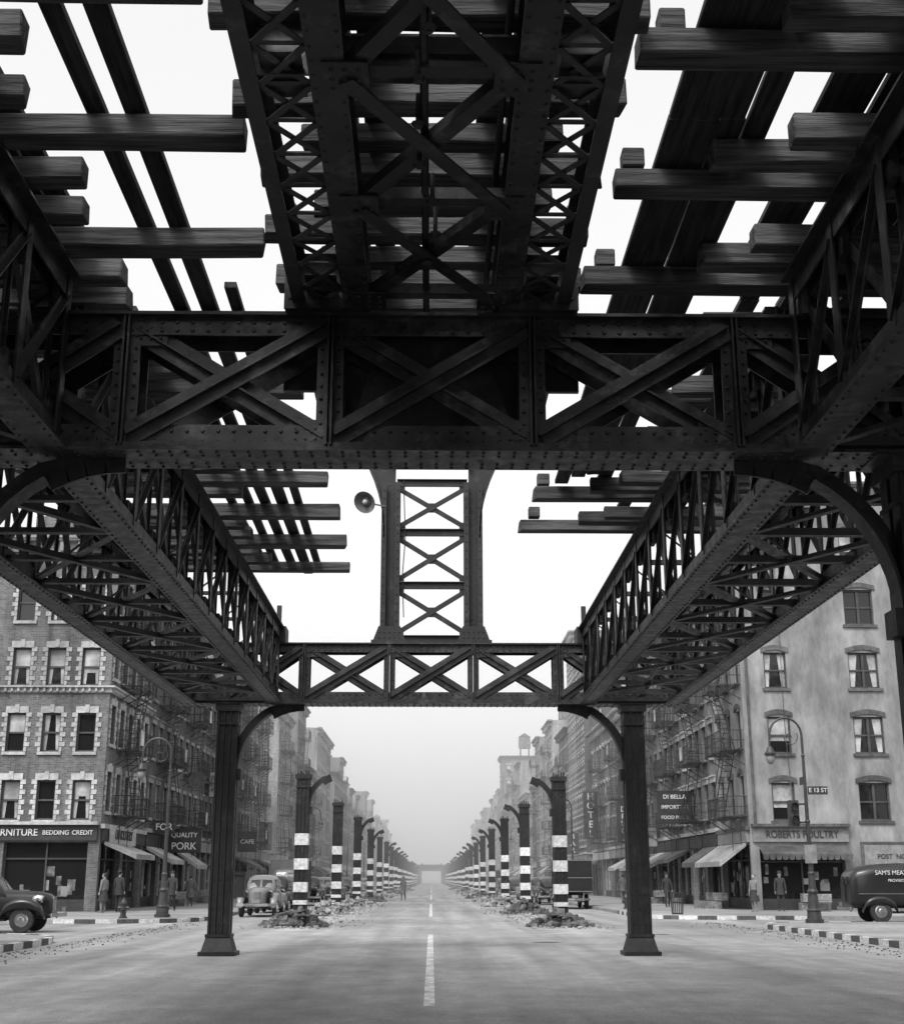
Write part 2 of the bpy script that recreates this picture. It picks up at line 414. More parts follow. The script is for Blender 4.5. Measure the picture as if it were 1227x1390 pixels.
for k in range(0,20):
    y=7.79-13*1.06+k*1.06
    if y<-6 or y>15.9: continue
    tie(-1.42+U(-.06,.06),1.42+U(-.06,.06),y,.22,.06)
    if k%2==0: mb.box(-1.33,-1.2,y-.07,y+.07,tz1+.08,tz1+.18); mb.box(1.2,1.33,y-.07,y+.07,tz1+.08,tz1+.18)
    if y<15.3: tie(-1.0,1.0,y+.53,.19,.06)
mb.make('timber_ties',TIMBER,EL,bevel=.012)
mb=MB()
def plank(x0,x1,ya,yb,w,z=None,t=.07):
    z=z if z is not None else tz1+.03
    mb.beam((x0,ya,z+t/2),(x1,yb,z+t/2),w,t)
plank(-2.52,-2.6,-6,25.4,.15); plank(-2.17,-2.35,-6,25.5,.17); plank(-1.99,-2.12,12.4,24.8,.12); plank(-2.78,-2.9,16,25.2,.13); plank(-3.1,-3.1,13,24.9,.12)
for s in(-1,1):
    plank(s*5.6,s*5.6,-6,24,.2,None,.16)
xx=1.82
while xx<2.62:
    w=.2; ya=-6
    while ya<18.8:
        yb=min(ya+U(3,4.8),19+U(-.4,.3))
        plank(xx+w/2,xx+w/2+U(-.015,.015),ya,yb-.02,w-.006,None,.06)
        ya=yb
    xx+=w
for s in(-1,1):
    for q in(3.62,5.06):
        plank(s*q,s*q,-6,23,.14,None,.05)
        plank(s*(q+.25),s*(q+.25),-6,22+R(),.2,None,.12)
for q in(-.68,.68): plank(q,q,-6,15.4,.2,tz1+.09,.14)
for q in(-.45,.44): plank(q,q+U(-.02,.02),-6,14.9,.18,tz1+.09,.05)
mb.make('longitudinal_planks',PLANK,EL,bevel=.006)
mb=MB()
for s in(-1,1):
    xa=3.2 if s<0 else 2.98
    while xa<5.45:
        w=.2; ya=-6
        while ya<19:
            yb=ya+U(2.5,4)
            pr=.9 if ya<10 else (.5 if s>0 else .3)
            if R()<pr: mb.beam((s*(xa+.1),ya,tz1+.185),(s*(xa+.1)+U(-.02,.02),yb-.02,tz1+.185),w-.01,.05)
            ya=yb
        xa+=.205
mb.make('walkway_deck',PLANK,EL)
mb=MB()
def bent(yy):
    zt=H+8.7
    for s in(-1,1):
        x=s*.93
        for q in(-.15,.15): mb.box(x+q-.012,x+q+.012,yy-.2,yy+.2,ZG,zt)
        mb.box(x-.17,x+.17,yy-.022,yy+.022,ZG,zt)
        for q in(-.2,.2): mb.box(x-.21,x-.1,yy+q-.01,yy+q+.01,ZG,zt); mb.box(x+.1,x+.21,yy+q-.01,yy+q+.01,ZG,zt)
        z=ZG+.5
        while z<zt-.2:
            for dx in(-.155,.155): mb.rivet((x+dx,yy-.21,z),(0,-1,0),.02)
            z+=.2
        for q in(-.225,.225):
            mb.add([(x-.38,yy+q,ZG+.002),(x+.38,yy+q,ZG+.002),(x+.24,yy+q,ZG+.38),(x-.24,yy+q,ZG+.38)],[(0,1,2,3)])
            mb.box(x-.4,x+.4,yy+q-.04,yy+q+.04,ZG+.001,ZG+.07)
        for i in range(5):
            for j in range(2): mb.rivet((x-.22+i*.11,yy-.225,ZG+.12+j*.12),(0,-1,0),.02)
        n=9
        for i in range(n):
            t0=i/n;t1=(i+1)/n
            f=lambda t:(x+s*(.9*t**2.2), zt-1.3+2.6*t)
            (a,b),(c,d)=f(t0),f(t1)
            mb.beam((a+s*.15,yy,b),(c+s*.15,yy,d),.42,.03,(1,0,0))
            mb.quad((a+s*.15,yy,b),(c+s*.15,yy,d),(x-s*.1,yy,d),(x-s*.1,yy,b))
    levels=[ZG+.12,ZG+1.33,ZG+2.55,ZG+3.72]
    for i,z in enumerate(levels):
        mb.beam((-.8,yy-.03,z),(.8,yy-.03,z),.05,.16); mb.beam((-.8,yy-.06,z+.07),(.8,yy-.06,z+.07),.12,.015)
        if i<3:
            z2=levels[i+1]
            mb.beam((-.78,yy-.05,z+.12),(.78,yy-.05,z2-.12),.015,.11); mb.beam((-.78,yy-.01,z2-.12),(.78,yy-.01,z+.12),.015,.11)
            mb.box(-.11,.11,yy-.035,yy-.025,(z+z2)/2-.11,(z+z2)/2+.11)
            for s in(-1,1):
                for zz in(z+.1,z2-.22): mb.box(min(s*.62,s*.8),max(s*.62,s*.8),yy-.036,yy-.026,zz,zz+.14)
    mb.tube([(-.62,yy-.1,ZG+.6),(-.66,yy-.12,ZG+1.5),(-.6,yy-.1,ZG+2.4),(-.65,yy-.1,ZG+3.8)],.012,5)
    mb.box(-2.1,2.1,yy-.2,yy+.2,zt+1.3,zt+1.8)
    mb.box(-.9,.9,yy-.15,yy+.15,zt+.4,zt+.95)
bent(Y2)
mb.make('upper_bent',STEEL,EL)
mb=MB()
for s in(-1,1):
    for x in(3.4,5.25): mb.box(s*x-.2,s*x+.2,Y2-.32,Y2+.32,ZG+.002,ZT+.02)
    mb.box(s*3.4-.05,s*3.4+.05,Y2+.05,Y2+.15,ZT,ZT+.55)
mb.make('girder_seats',STEEL,EL)
LP=empty('reflector_lamp',(-1.5,29.7,9.7))
mb=MB()
mb.tube([(-1.05,29.8,9.62),(-1.3,29.75,9.66),(-1.42,29.7,9.7)],.02)
dd=Vector((-.35,-.75,-.5)).normalized(); c=Vector((-1.5,29.68,9.7))
mb.cyl(c-dd*.16,c-dd*.06,.05,.09,16); mb.cyl(c-dd*.06,c+dd*.05,.09,.25,20,False); mb.cyl(c+dd*.05,c+dd*.06,.25,.26,20,False)
mb.cyl(c-dd*.02,c+dd*.0,.1,.1,12)
mb.make('reflector_shade',mat('lamp_enamel',.08,.14),LP,smooth=False)
mb=MB(); mb.ell(c+dd*.03,(.06,.06,.06),10,8); mb.make('lamp_bulb',SIGNL,LP,smooth=True)

# ---------------------------------------------------------------- free-standing columns
def standing(side,y):
    ob_e=empty('elevated_railway_column',(side*CX,y,0))
    zt=5.02+U(-.12,.1)
    mb=MB(); x,yy=side*CX,y
    column_mesh(mb,x,yy,0,zt)
    if R()<.8 or y<50: bracket(mb,x,yy,zt-.06,-side,1.05,.8)
    for i in range(5): mb.box(x-.2+i*.09,x-.2+i*.09+.04,y-.2,y-.15+U(0,.3),zt-.01,zt+U(.03,.16))
    mb.make('shaft',BLACKP,ob_e)
    mb2=MB()
    w=.23
    o=U(-.08,.08)
    for i,(a,b) in enumerate(((2.95,.42),(2.13,.4),(1.36,.36),(.78,.18))):
        a0=side*CX
        mb2.box(a0-w,a0+w,y-.262,y+.262,a-b+.06+o,a+.02+o)
    mb2.make('white_bands',WHITEP,ob_e)
yy=Y2+18.1
while yy<440:
    for s in(-1,1): standing(s,yy)
    yy+=18.1
def pile(x,y,r=1.3,h=.55,n=160):
    e=MB()
    for i in range(n):
        a=U(0,6.28); q=r*math.sqrt(R()); z=max(.02,h*(1-q/r)*U(.4,1))
        e.chunk((x+q*math.cos(a),y+q*math.sin(a)*.9,z),U(.05,.19))
    return e
yy=Y2+18.1; k=0
while yy<250:
    for s in(-1,1):
        p=pile(s*CX+U(-.25,.1)*1.0,yy-.5+U(-.3,.3),U(1.1,1.7),U(.5,.75),170 if yy<110 else 60)
        for q in range(3):
            a=U(0,3.1); cx=s*CX+U(-.7,.7); cy=yy-.6+U(-.5,.3); p.beam((cx-.5*math.cos(a),cy-.5*math.sin(a),U(.15,.5)),(cx+.6*math.cos(a),cy+.6*math.sin(a),U(.15,.6)),U(.08,.2),.05)
        p.make('rubble_stones',RUBD if (k<2 or k%3==0) else RUB,empty('rubble_pile',(s*CX,yy,0)))
        k+=1
    yy+=18.1
mb=MB()
for s in(-1,1):
    for i in range(1300):
        y=46+180*R()**1.5; mb.chunk((s*CX+random.gauss(0,.75),y,.015),U(.02,.075))
mb.make('scattered_debris',RUB)

# ---------------------------------------------------------------- ground
def road_mat(name,c0,c1,strip=True):
    m=mat(name,c0,c1,(1,.6,1),1.6,.85,.2,.01,big=.2,bigs=.16,detail=7)
    nt=m.node_tree; b=nt.nodes['Principled BSDF']
    src=b.inputs['Base Color'].links[0].from_socket
    geo=N(nt,'ShaderNodeNewGeometry')
    mp=N(nt,'ShaderNodeMapping'); mp.inputs['Scale'].default_value=(1.3,.05,1); nt.links.new(geo.outputs['Position'],mp.inputs[0])
    ns=N(nt,'ShaderNodeTexNoise'); ns.inputs['Scale'].default_value=1; ns.inputs['Detail'].default_value=4; nt.links.new(mp.outputs[0],ns.inputs['Vector'])
    mr=N(nt,'ShaderNodeMapRange'); mr.inputs['From Min'].default_value=.3; mr.inputs['From Max'].default_value=.7; mr.inputs['To Min'].default_value=.75; mr.inputs['To Max'].default_value=1.25
    nt.links.new(ns.outputs['Fac'],mr.inputs['Value'])
    s1=N(nt,'ShaderNodeVectorMath',operation='SCALE'); nt.links.new(src,s1.inputs[0]); nt.links.new(mr.outputs[0],s1.inputs['Scale'])
    nf=N(nt,'ShaderNodeTexNoise'); nf.inputs['Scale'].default_value=45; nf.inputs['Detail'].default_value=2; nt.links.new(geo.outputs['Position'],nf.inputs['Vector'])
    mf=N(nt,'ShaderNodeMapRange'); mf.inputs['From Min'].default_value=.3; mf.inputs['From Max'].default_value=.7; mf.inputs['To Min'].default_value=.62; mf.inputs['To Max'].default_value=1.38
    nt.links.new(nf.outputs['Fac'],mf.inputs['Value'])
    s2=N(nt,'ShaderNodeVectorMath',operation='SCALE'); nt.links.new(s1.outputs[0],s2.inputs[0]); nt.links.new(mf.outputs[0],s2.inputs['Scale'])
    # oil drips and worn spots
    no=N(nt,'ShaderNodeTexNoise'); no.inputs['Scale'].default_value=.55; no.inputs['Detail'].default_value=7; no.inputs['Roughness'].default_value=.8; nt.links.new(geo.outputs['Position'],no.inputs['Vector'])
    mo=N(nt,'ShaderNodeMapRange'); mo.inputs['From Min'].default_value=.56; mo.inputs['From Max'].default_value=.68; mo.inputs['To Min'].default_value=1; mo.inputs['To Max'].default_value=.68
    nt.links.new(no.outputs['Fac'],mo.inputs['Value'])
    s3=N(nt,'ShaderNodeVectorMath',operation='SCALE'); nt.links.new(s2.outputs[0],s3.inputs[0]); nt.links.new(mo.outputs[0],s3.inputs['Scale'])
    out=s3.outputs[0]
    if strip:
        sx=N(nt,'ShaderNodeSeparateXYZ'); nt.links.new(geo.outputs['Position'],sx.inputs[0])
        ab=N(nt,'ShaderNodeMath',operation='ABSOLUTE'); nt.links.new(sx.outputs[0],ab.inputs[0])
        su=N(nt,'ShaderNodeMath',operation='SUBTRACT'); su.inputs[1].default_value=4.4; nt.links.new(ab.outputs[0],su.inputs[0])
        ab2=N(nt,'ShaderNodeMath',operation='ABSOLUTE'); nt.links.new(su.outputs[0],ab2.inputs[0])
        n3=N(nt,'ShaderNodeTexNoise'); n3.inputs['Scale'].default_value=.8; n3.inputs['Detail'].default_value=5; nt.links.new(geo.outputs['Position'],n3.inputs['Vector'])
        ma=N(nt,'ShaderNodeMath',operation='MULTIPLY_ADD'); ma.inputs[1].default_value=3.2; nt.links.new(n3.outputs['Fac'],ma.inputs[0]); nt.links.new(ab2.outputs[0],ma.inputs[2])
        m2=N(nt,'ShaderNodeMapRange'); m2.inputs['From Min'].default_value=1.4; m2.inputs['From Max'].default_value=2.6; m2.inputs['To Min'].default_value=1.0; m2.inputs['To Max'].default_value=0
        nt.links.new(ma.outputs[0],m2.inputs['Value'])
        m3=N(nt,'ShaderNodeMapRange'); m3.inputs['From Min'].default_value=32; m3.inputs['From Max'].default_value=46; nt.links.new(sx.outputs[1],m3.inputs['Value'])
        mm=N(nt,'ShaderNodeMath',operation='MULTIPLY'); nt.links.new(m2.outputs[0],mm.inputs[0]); nt.links.new(m3.outputs[0],mm.inputs[1])
        mx=N(nt,'ShaderNodeMix',data_type='RGBA'); nt.links.new(mm.outputs[0],mx.inputs['Factor']); nt.links.new(out,mx.inputs[6]); mx.inputs[7].default_value=g(.4)
        out=mx.outputs[2]
    nt.links.new(out,b.inputs['Base Color'])
    return m
ROADM=road_mat('avenue_asphalt',.2,.31)
STRM=road_mat('street_asphalt',.17,.26,False)
GROUNDM=mat('ground_surface',.1,.16,ns=.5,rough=.95)
def sheet(name,x0,x1,y0,y1,z,m):
    mb=MB(); mb.quad((x0,y0,z),(x1,y0,z),(x1,y1,z),(x0,y1,z)); return mb.make(name,m)
sheet('ground',-2500,2500,-1500,3500,-.012,GROUNDM)
sheet('avenue_road',-12,12,-120,1500,-.004,ROADM)
for i in range(6):
    yb=38+80*i
    sheet('cross_street',-120,-12.0,yb,yb+19,-.004,STRM); sheet('cross_street',12.0,120,yb,yb+19,-.004,STRM)
mb=MB()
for (a,b) in((-20,-2),(18,41),(61,92),(112,150),(170,215),(235,290),(310,380)):
    mb.quad((-.07,a,.002),(.07,a,.002),(.07,b,.002),(-.07,b,.002))
mb.make('centre_line_marking',mat('road_paint',.25,.78,ns=9,rough=.7,bump=0,big=.35,bigs=1.5,detail=6))
mb=MB()
for (x,y) in((2.9,36),(6.5,41)):
    n=20; mb.add([(x+.33*math.cos(6.283*i/n),y+.33*math.sin(6.283*i/n),.003) for i in range(n)],[tuple(range(n))])
mb.make('manhole_cover',mat('manhole_iron',.08,.14,ns=12,rough=.7))
# loose grit along the gutters
mb=MB()
for i in range(900):
    s=random.choice((-1,1)); y=U(16,52); x=s*(9.0+abs(random.gauss(0,.5))*-1 if s<0 else 10.4-abs(random.gauss(0,.6)))
    mb.chunk((x,y,.005),U(.008,.03))
mb.make('gutter_grit',RUBD)
def rounded(pts,rad):
    out=[];n=len(pts)
    for i in range(n):
        p=Vector(pts[i]);a=Vector(pts[i-1]);b=Vector(pts[(i+1)%n]); r=rad[i]
        if r<=0: out.append(tuple(p)); continue
        A=p+(a-p).normalized()*r; B=p+(b-p).normalized()*r
        for k in range(9):
            t=k/8; q=A*(1-t)**2+p*2*t*(1-t)+B*t*t; out.append(tuple(q))
    return out
def stripes(path,h=.14,L=.75,parent=None):
    mbw=MB(); pts=[Vector(p) for p in path]
    acc=0;idx=0
    for i in range(len(pts)-1):
        a,b=pts[i],pts[i+1]; d=(b-a).length; t=0
        while t<d-1e-4:
            room=L-acc; st=min(room,d-t); p=a+(b-a)*(t/d); q=a+(b-a)*((t+st)/d)
            mbw.k=idx%2
            mbw.beam((p.x,p.y,h/2+.003),(q.x,q.y,h/2+.003),.16,h+.006)
            t+=st; acc+=st
            if acc>=L-1e-5: acc=0; idx+=1
    mbw.make('painted_kerb',[WHITEP,KERBD],parent)
KX=8.7
def sidewalk(poly,rad):
    e=empty('sidewalk',(poly[0][0],poly[0][1],0))
    P=rounded(poly,rad); mb=MB(); mb.prism(P,-.01,.135); mb.make('sidewalk_slab',WALK,e)
    return P,e
def block(s,ya,yb):
    pts=[(s*70,ya),(s*KX,ya),(s*KX,yb),(s*70,yb)]
    return sidewalk(pts,[0,3.5,3.5,0])
P,e=block(-1,51.5,128)
def corner_path(s,ya,r=3.5,x1=None,y2=None,K=KX):
    x1=x1 or 18
    pts=[(s*x1,ya)]
    A=Vector((s*(K+r),ya));C=Vector((s*K,ya));B=Vector((s*K,ya+r))
    for k in range(9):
        t=k/8; q=A*(1-t)**2+C*2*t*(1-t)+B*t*t; pts.append(tuple(q))
    pts.append((s*K,y2 or ya+14)); return pts
stripes(corner_path(-1,51.5,x1=13.5,y2=60),parent=e)
P,e=block(1,56,130); stripes(corner_path(1,56,x1=15,y2=66),parent=e)
for i in range(1,6):
    block(-1,64+80*i+2-14,128+80*i); block(1,64+80*i+2-14,130+80*i)
P,e=sidewalk([(-70,-120),(-9.3,-120),(-9.3,38.5),(-70,38.5)],[0,0,4,0])
cp=[(-9.3,14)]
A=Vector((-9.3,34.5));C=Vector((-9.3,38.5));B=Vector((-13.3,38.5))
for k in range(9):
    t=k/8; cp.append(tuple(A*(1-t)**2+C*2*t*(1-t)+B*t*t))
cp.append((-20,38.5)); stripes(cp,parent=e)
P,e=sidewalk([(70,-120),(10.8,-120),(10.8,48.5),(70,46.5)],[0,0,3,0])
cp=[(10.8,14)]
A=Vector((10.8,45.5));C=Vector((10.8,48.5));B=Vector((13.8,48.4))
for k in range(9):
    t=k/8; cp.append(tuple(A*(1-t)**2+C*2*t*(1-t)+B*t*t))
cp.append((15,48.3)); stripes(cp,parent=e)

# ---------------------------------------------------------------- buildings
def fb(mb,O,u,n,u0,u1,v0,v1,d0,d1):
    def p(a,b,d): return (O[0]+u[0]*a+n[0]*d, O[1]+u[1]*a+n[1]*d, O[2]+b)
    mb.hexa([p(u0,v0,d0),p(u1,v0,d0),p(u1,v0,d1),p(u0,v0,d1),p(u0,v1,d0),p(u1,v1,d0),p(u1,v1,d1),p(u0,v1,d1)])
def fq(mb,O,u,n,L):
    mb.add([(O[0]+u[0]*a+n[0]*d, O[1]+u[1]*a+n[1]*d, O[2]+b) for a,b,d in L],[tuple(range(len(L)))])
def facade(P,O,u,n,W,Hh,ops,lod=0,lint=0):
    us=sorted({0,W}|{round(o[0],4) for o in ops}|{round(o[2],4) for o in ops})
    vs=sorted({0,Hh}|{round(o[1],4) for o in ops}|{round(o[3],4) for o in ops})
    for j in range(len(vs)-1):
        run=None
        for i in range(len(us)-1):
            cu=(us[i]+us[i+1])/2; cv=(vs[j]+vs[j+1])/2
            hole=any(o[0]<cu<o[2] and o[1]<cv<o[3] for o in ops)
            if not hole and run is None: run=us[i]
            if hole and run is not None:
                fq(P['walls'],O,u,n,[(run,vs[j],0),(us[i],vs[j],0),(us[i],vs[j+1],0),(run,vs[j+1],0)]); run=None
        if run is not None: fq(P['walls'],O,u,n,[(run,vs[j],0),(W,vs[j],0),(W,vs[j+1],0),(run,vs[j+1],0)])
    for o in ops:
        a,b,c,d=o[:4]; kind=o[4]; D=-.22 if kind!='shop' else -.35
        W_=P['walls']
        fq(W_,O,u,n,[(a,b,0),(a,d,0),(a,d,D),(a,b,D)]); fq(W_,O,u,n,[(c,b,0),(c,d,0),(c,d,D),(c,b,D)])
        fq(W_,O,u,n,[(a,b,0),(c,b,0),(c,b,D),(a,b,D)]); fq(W_,O,u,n,[(a,d,0),(c,d,0),(c,d,D),(a,d,D)])
        fq(P['glass'],O,u,n,[(a,b,D),(c,b,D),(c,d,D),(a,d,D)])
        F=P['frames']
        if kind=='win':
            mid=(b+d)/2
            r_=R()
            if r_<.6:
                q=d-(d-b)*random.choice([.2,.3,.4,.5,.5,.65,.9])
                fq(P['shades'],O,u,n,[(a+.05,q,D+.012),(c-.05,q,D+.012),(c-.05,d-.04,D+.012),(a+.05,d-.04,D+.012)])
            if .3<r_<.8 and lod<2:
                for (p0,p1,p2) in((a+.06,a+.06+(c-a)*.3,a+.06+(c-a)*.16),(c-.06,c-.06-(c-a)*.3,c-.06-(c-a)*.16)):
                    fq(P['shades'],O,u,n,[(p0,b+.1,D+.008),(p2,b+.1,D+.008),(p1,d-.06,D+.008),(p0,d-.06,D+.008)])
            if lod<2:
                fb(F,O,u,n,a,a+.07,b,d,D+.002,D+.09); fb(F,O,u,n,c-.07,c,b,d,D+.002,D+.09)
                fb(F,O,u,n,a+.07,c-.07,d-.08,d,D+.002,D+.088); fb(F,O,u,n,a+.07,c-.07,b,b+.09,D+.002,D+.088)
                fb(F,O,u,n,a+.07,c-.07,mid-.04,mid+.04,D+.002,D+.087)
                if c-a>1.3: fb(F,O,u,n,(a+c)/2-.06,(a+c)/2+.06,b+.09,d-.08,D+.003,D+.1)
            else: fb(F,O,u,n,a,c,mid-.05,mid+.05,D+.002,D+.08)
            T=P['trim']
            fb(T,O,u,n,a-.12,c+.12,b-.14,b,-.03,.11)
            if lint==1:
                fb(T,O,u,n,a-.18,c+.18,d,d+.28,-.02,.07); fb(T,O,u,n,a-.22,c+.22,d+.28,d+.36,-.02,.15)
            elif lint==2:
                fb(T,O,u,n,a-.1,c+.1,d,d+.3,-.02,.06); fb(T,O,u,n,(a+c)/2-.1,(a+c)/2+.1,d+.02,d+.38,-.02,.1)
                z=b+.02;k=0
                while z<d-.1:
                    w=.26 if k%2 else .13
                    fb(T,O,u,n,a-w,a-.004,z,z+.2,-.02,.045); fb(T,O,u,n,c+.004,c+w,z,z+.2,-.02,.045); z+=.225;k+=1
            elif lint==3:
                m=6
                for i in range(m):
                    t0,t1=i/m,(i+1)/m; x0=a-.12+(c-a+.24)*t0; x1=a-.12+(c-a+.24)*t1
                    h0=.16*math.sin(math.pi*t0); h1=.16*math.sin(math.pi*t1)
                    def p(aa,bb,dd): return (O[0]+u[0]*aa+n[0]*dd,O[1]+u[1]*aa+n[1]*dd,O[2]+bb)
                    T.hexa([p(x0,d+h0-.03,-.02),p(x1,d+h1-.03,-.02),p(x1,d+h1-.03,.08),p(x0,d+h0-.03,.08),p(x0,d+h0+.2,-.02),p(x1,d+h1+.2,-.02),p(x1,d+h1+.2,.08),p(x0,d+h0+.2,.08)])
            else: fb(T,O,u,n,a-.1,c+.1,d,d+.2,-.02,.04)
        else:
            fb(P['dark'],O,u,n,a,c,b,b+.5,D+.002,D+.12)
            m=max(2,int((c-a)/1.5)); w=(c-a)/m
            for i in range(m+1):
                x=min(max(a+i*w,a+.04),c-.04); fb(P['frames'],O,u,n,x-.035,x+.035,b+.5,d,D+.002,D+.1)
            fb(P['dark'],O,u,n,a,c,d-.75,d-.67,D+.003,D+.11)
            for q in range(m*5):
                x=U(a+.15,c-.5); ww_=U(.12,.45); zz=b+U(.55,1.6); hh_=U(.12,.5)
                fb(random.choice([P['shades'],P['goods'],P['goods'],P['goods'],P['sign']]),O,u,n,x,x+ww_,zz,zz+hh_,D+.004+q*.0006,D+.012+q*.0006)
def cornice(P,O,u,n,W,z,pr=.55,h=.7):
    T=P['corn']
    fb(T,O,u,n,-.05,W+.05,z-h,z-h+.14,-.02,.12); fb(T,O,u,n,-.02,W+.02,z-h+.14,z-.2,-.02,.07)
    fb(T,O,u,n,-pr*.6,W+pr*.6,z-.2,z-.1,-.02,pr*.85); fb(T,O,u,n,-pr*.7,W+pr*.7,z-.1,z+.04,-.02,pr)
    k=.3
    while k<W:
        fb(T,O,u,n,k-.08,k+.08,z-h+.02,z-.2,.07,pr*.7); k+=.85
def fire_escape(P,O,u,n,u0,u1,levels,pr=1.05,step=.2):
    F=P['iron']
    def pt(a,b,d): return (O[0]+u[0]*a+n[0]*d,O[1]+u[1]*a+n[1]*d,O[2]+b)
    for li,v in enumerate(levels):
        x=0.05
        while x<pr: fb(F,O,u,n,u0,u1,v-.03,v,x,x+.05); x+=.13
        for hh in(.0,.45,.92):
            fb(F,O,u,n,u0,u1,v+hh,v+hh+.035,pr,pr+.03); fb(F,O,u,n,u0-.03,u0,v+hh,v+hh+.035,0,pr); fb(F,O,u,n,u1,u1+.03,v+hh,v+hh+.035,0,pr)
        k=u0
        while k<=u1: fb(F,O,u,n,k-.011,k+.011,v,v+.92,pr+.004,pr+.026); k+=step
        k=.1
        while k<pr: fb(F,O,u,n,u0-.026,u0-.004,v,v+.92,k-.011,k+.011); fb(F,O,u,n,u1+.004,u1+.026,v,v+.92,k-.011,k+.011); k+=step
        for q in(u0+.1,(u0+u1)/2,u1-.1): F.beam(pt(q,v-.7,0),pt(q,v-.05,pr),.04,.04)
        if R()<.3: 
            q=U(u0,u1-.9); fb(P['shades'],O,u,n,q,q+U(.5,.9),v+.25,v+.97,pr+.035,pr+.06)
        if li<len(levels)-1:
            v2=levels[li+1]; a,b=(u0+.35,u1-.55) if li%2 else (u1-.35,u0+.55)
            for dd in(pr*.35,pr*.8): F.beam(pt(a,v,dd),pt(b,v2,dd),.025,.12)
            m=12
            for i in range(m):
                t=(i+.5)/m; F.beam(pt(a+(b-a)*t,v+(v2-v)*t,pr*.35),pt(a+(b-a)*t,v+(v2-v)*t,pr*.8),.12,.02)
            F.beam(pt(a,v+.85,pr*.8),pt(b,v2+.85,pr*.8),.03,.03)
        else:
            for dd in(.12,.5): F.beam(pt(u1-.4,v,dd),pt(u1-.4,v+3.9,dd*.6),.03,.03)
    v=levels[0]
    for dd in(.3,.7): F.beam(pt(u0+.5,v,dd),pt(u0+.5,v-1.9,dd),.03,.03)
BM=[brick_mat('brick_mid',.16),brick_mat('brick_light',.24),brick_mat('brick_dark',.09),brick_mat('brick_pale',.34,.38),mat('plaster_grey',.13,.3,(1,1,.4),1.3,.9,.2,big=.25,bigs=.35,detail=8),mat('brownstone',.08,.15,ns=1.5,rough=.9,bump=.15),brick_mat('brick_buff',.12,.18)]
GOODS=mat('shop_goods',.03,.22,ns=2.3,rough=.8,bump=0,big=.5,bigs=3)
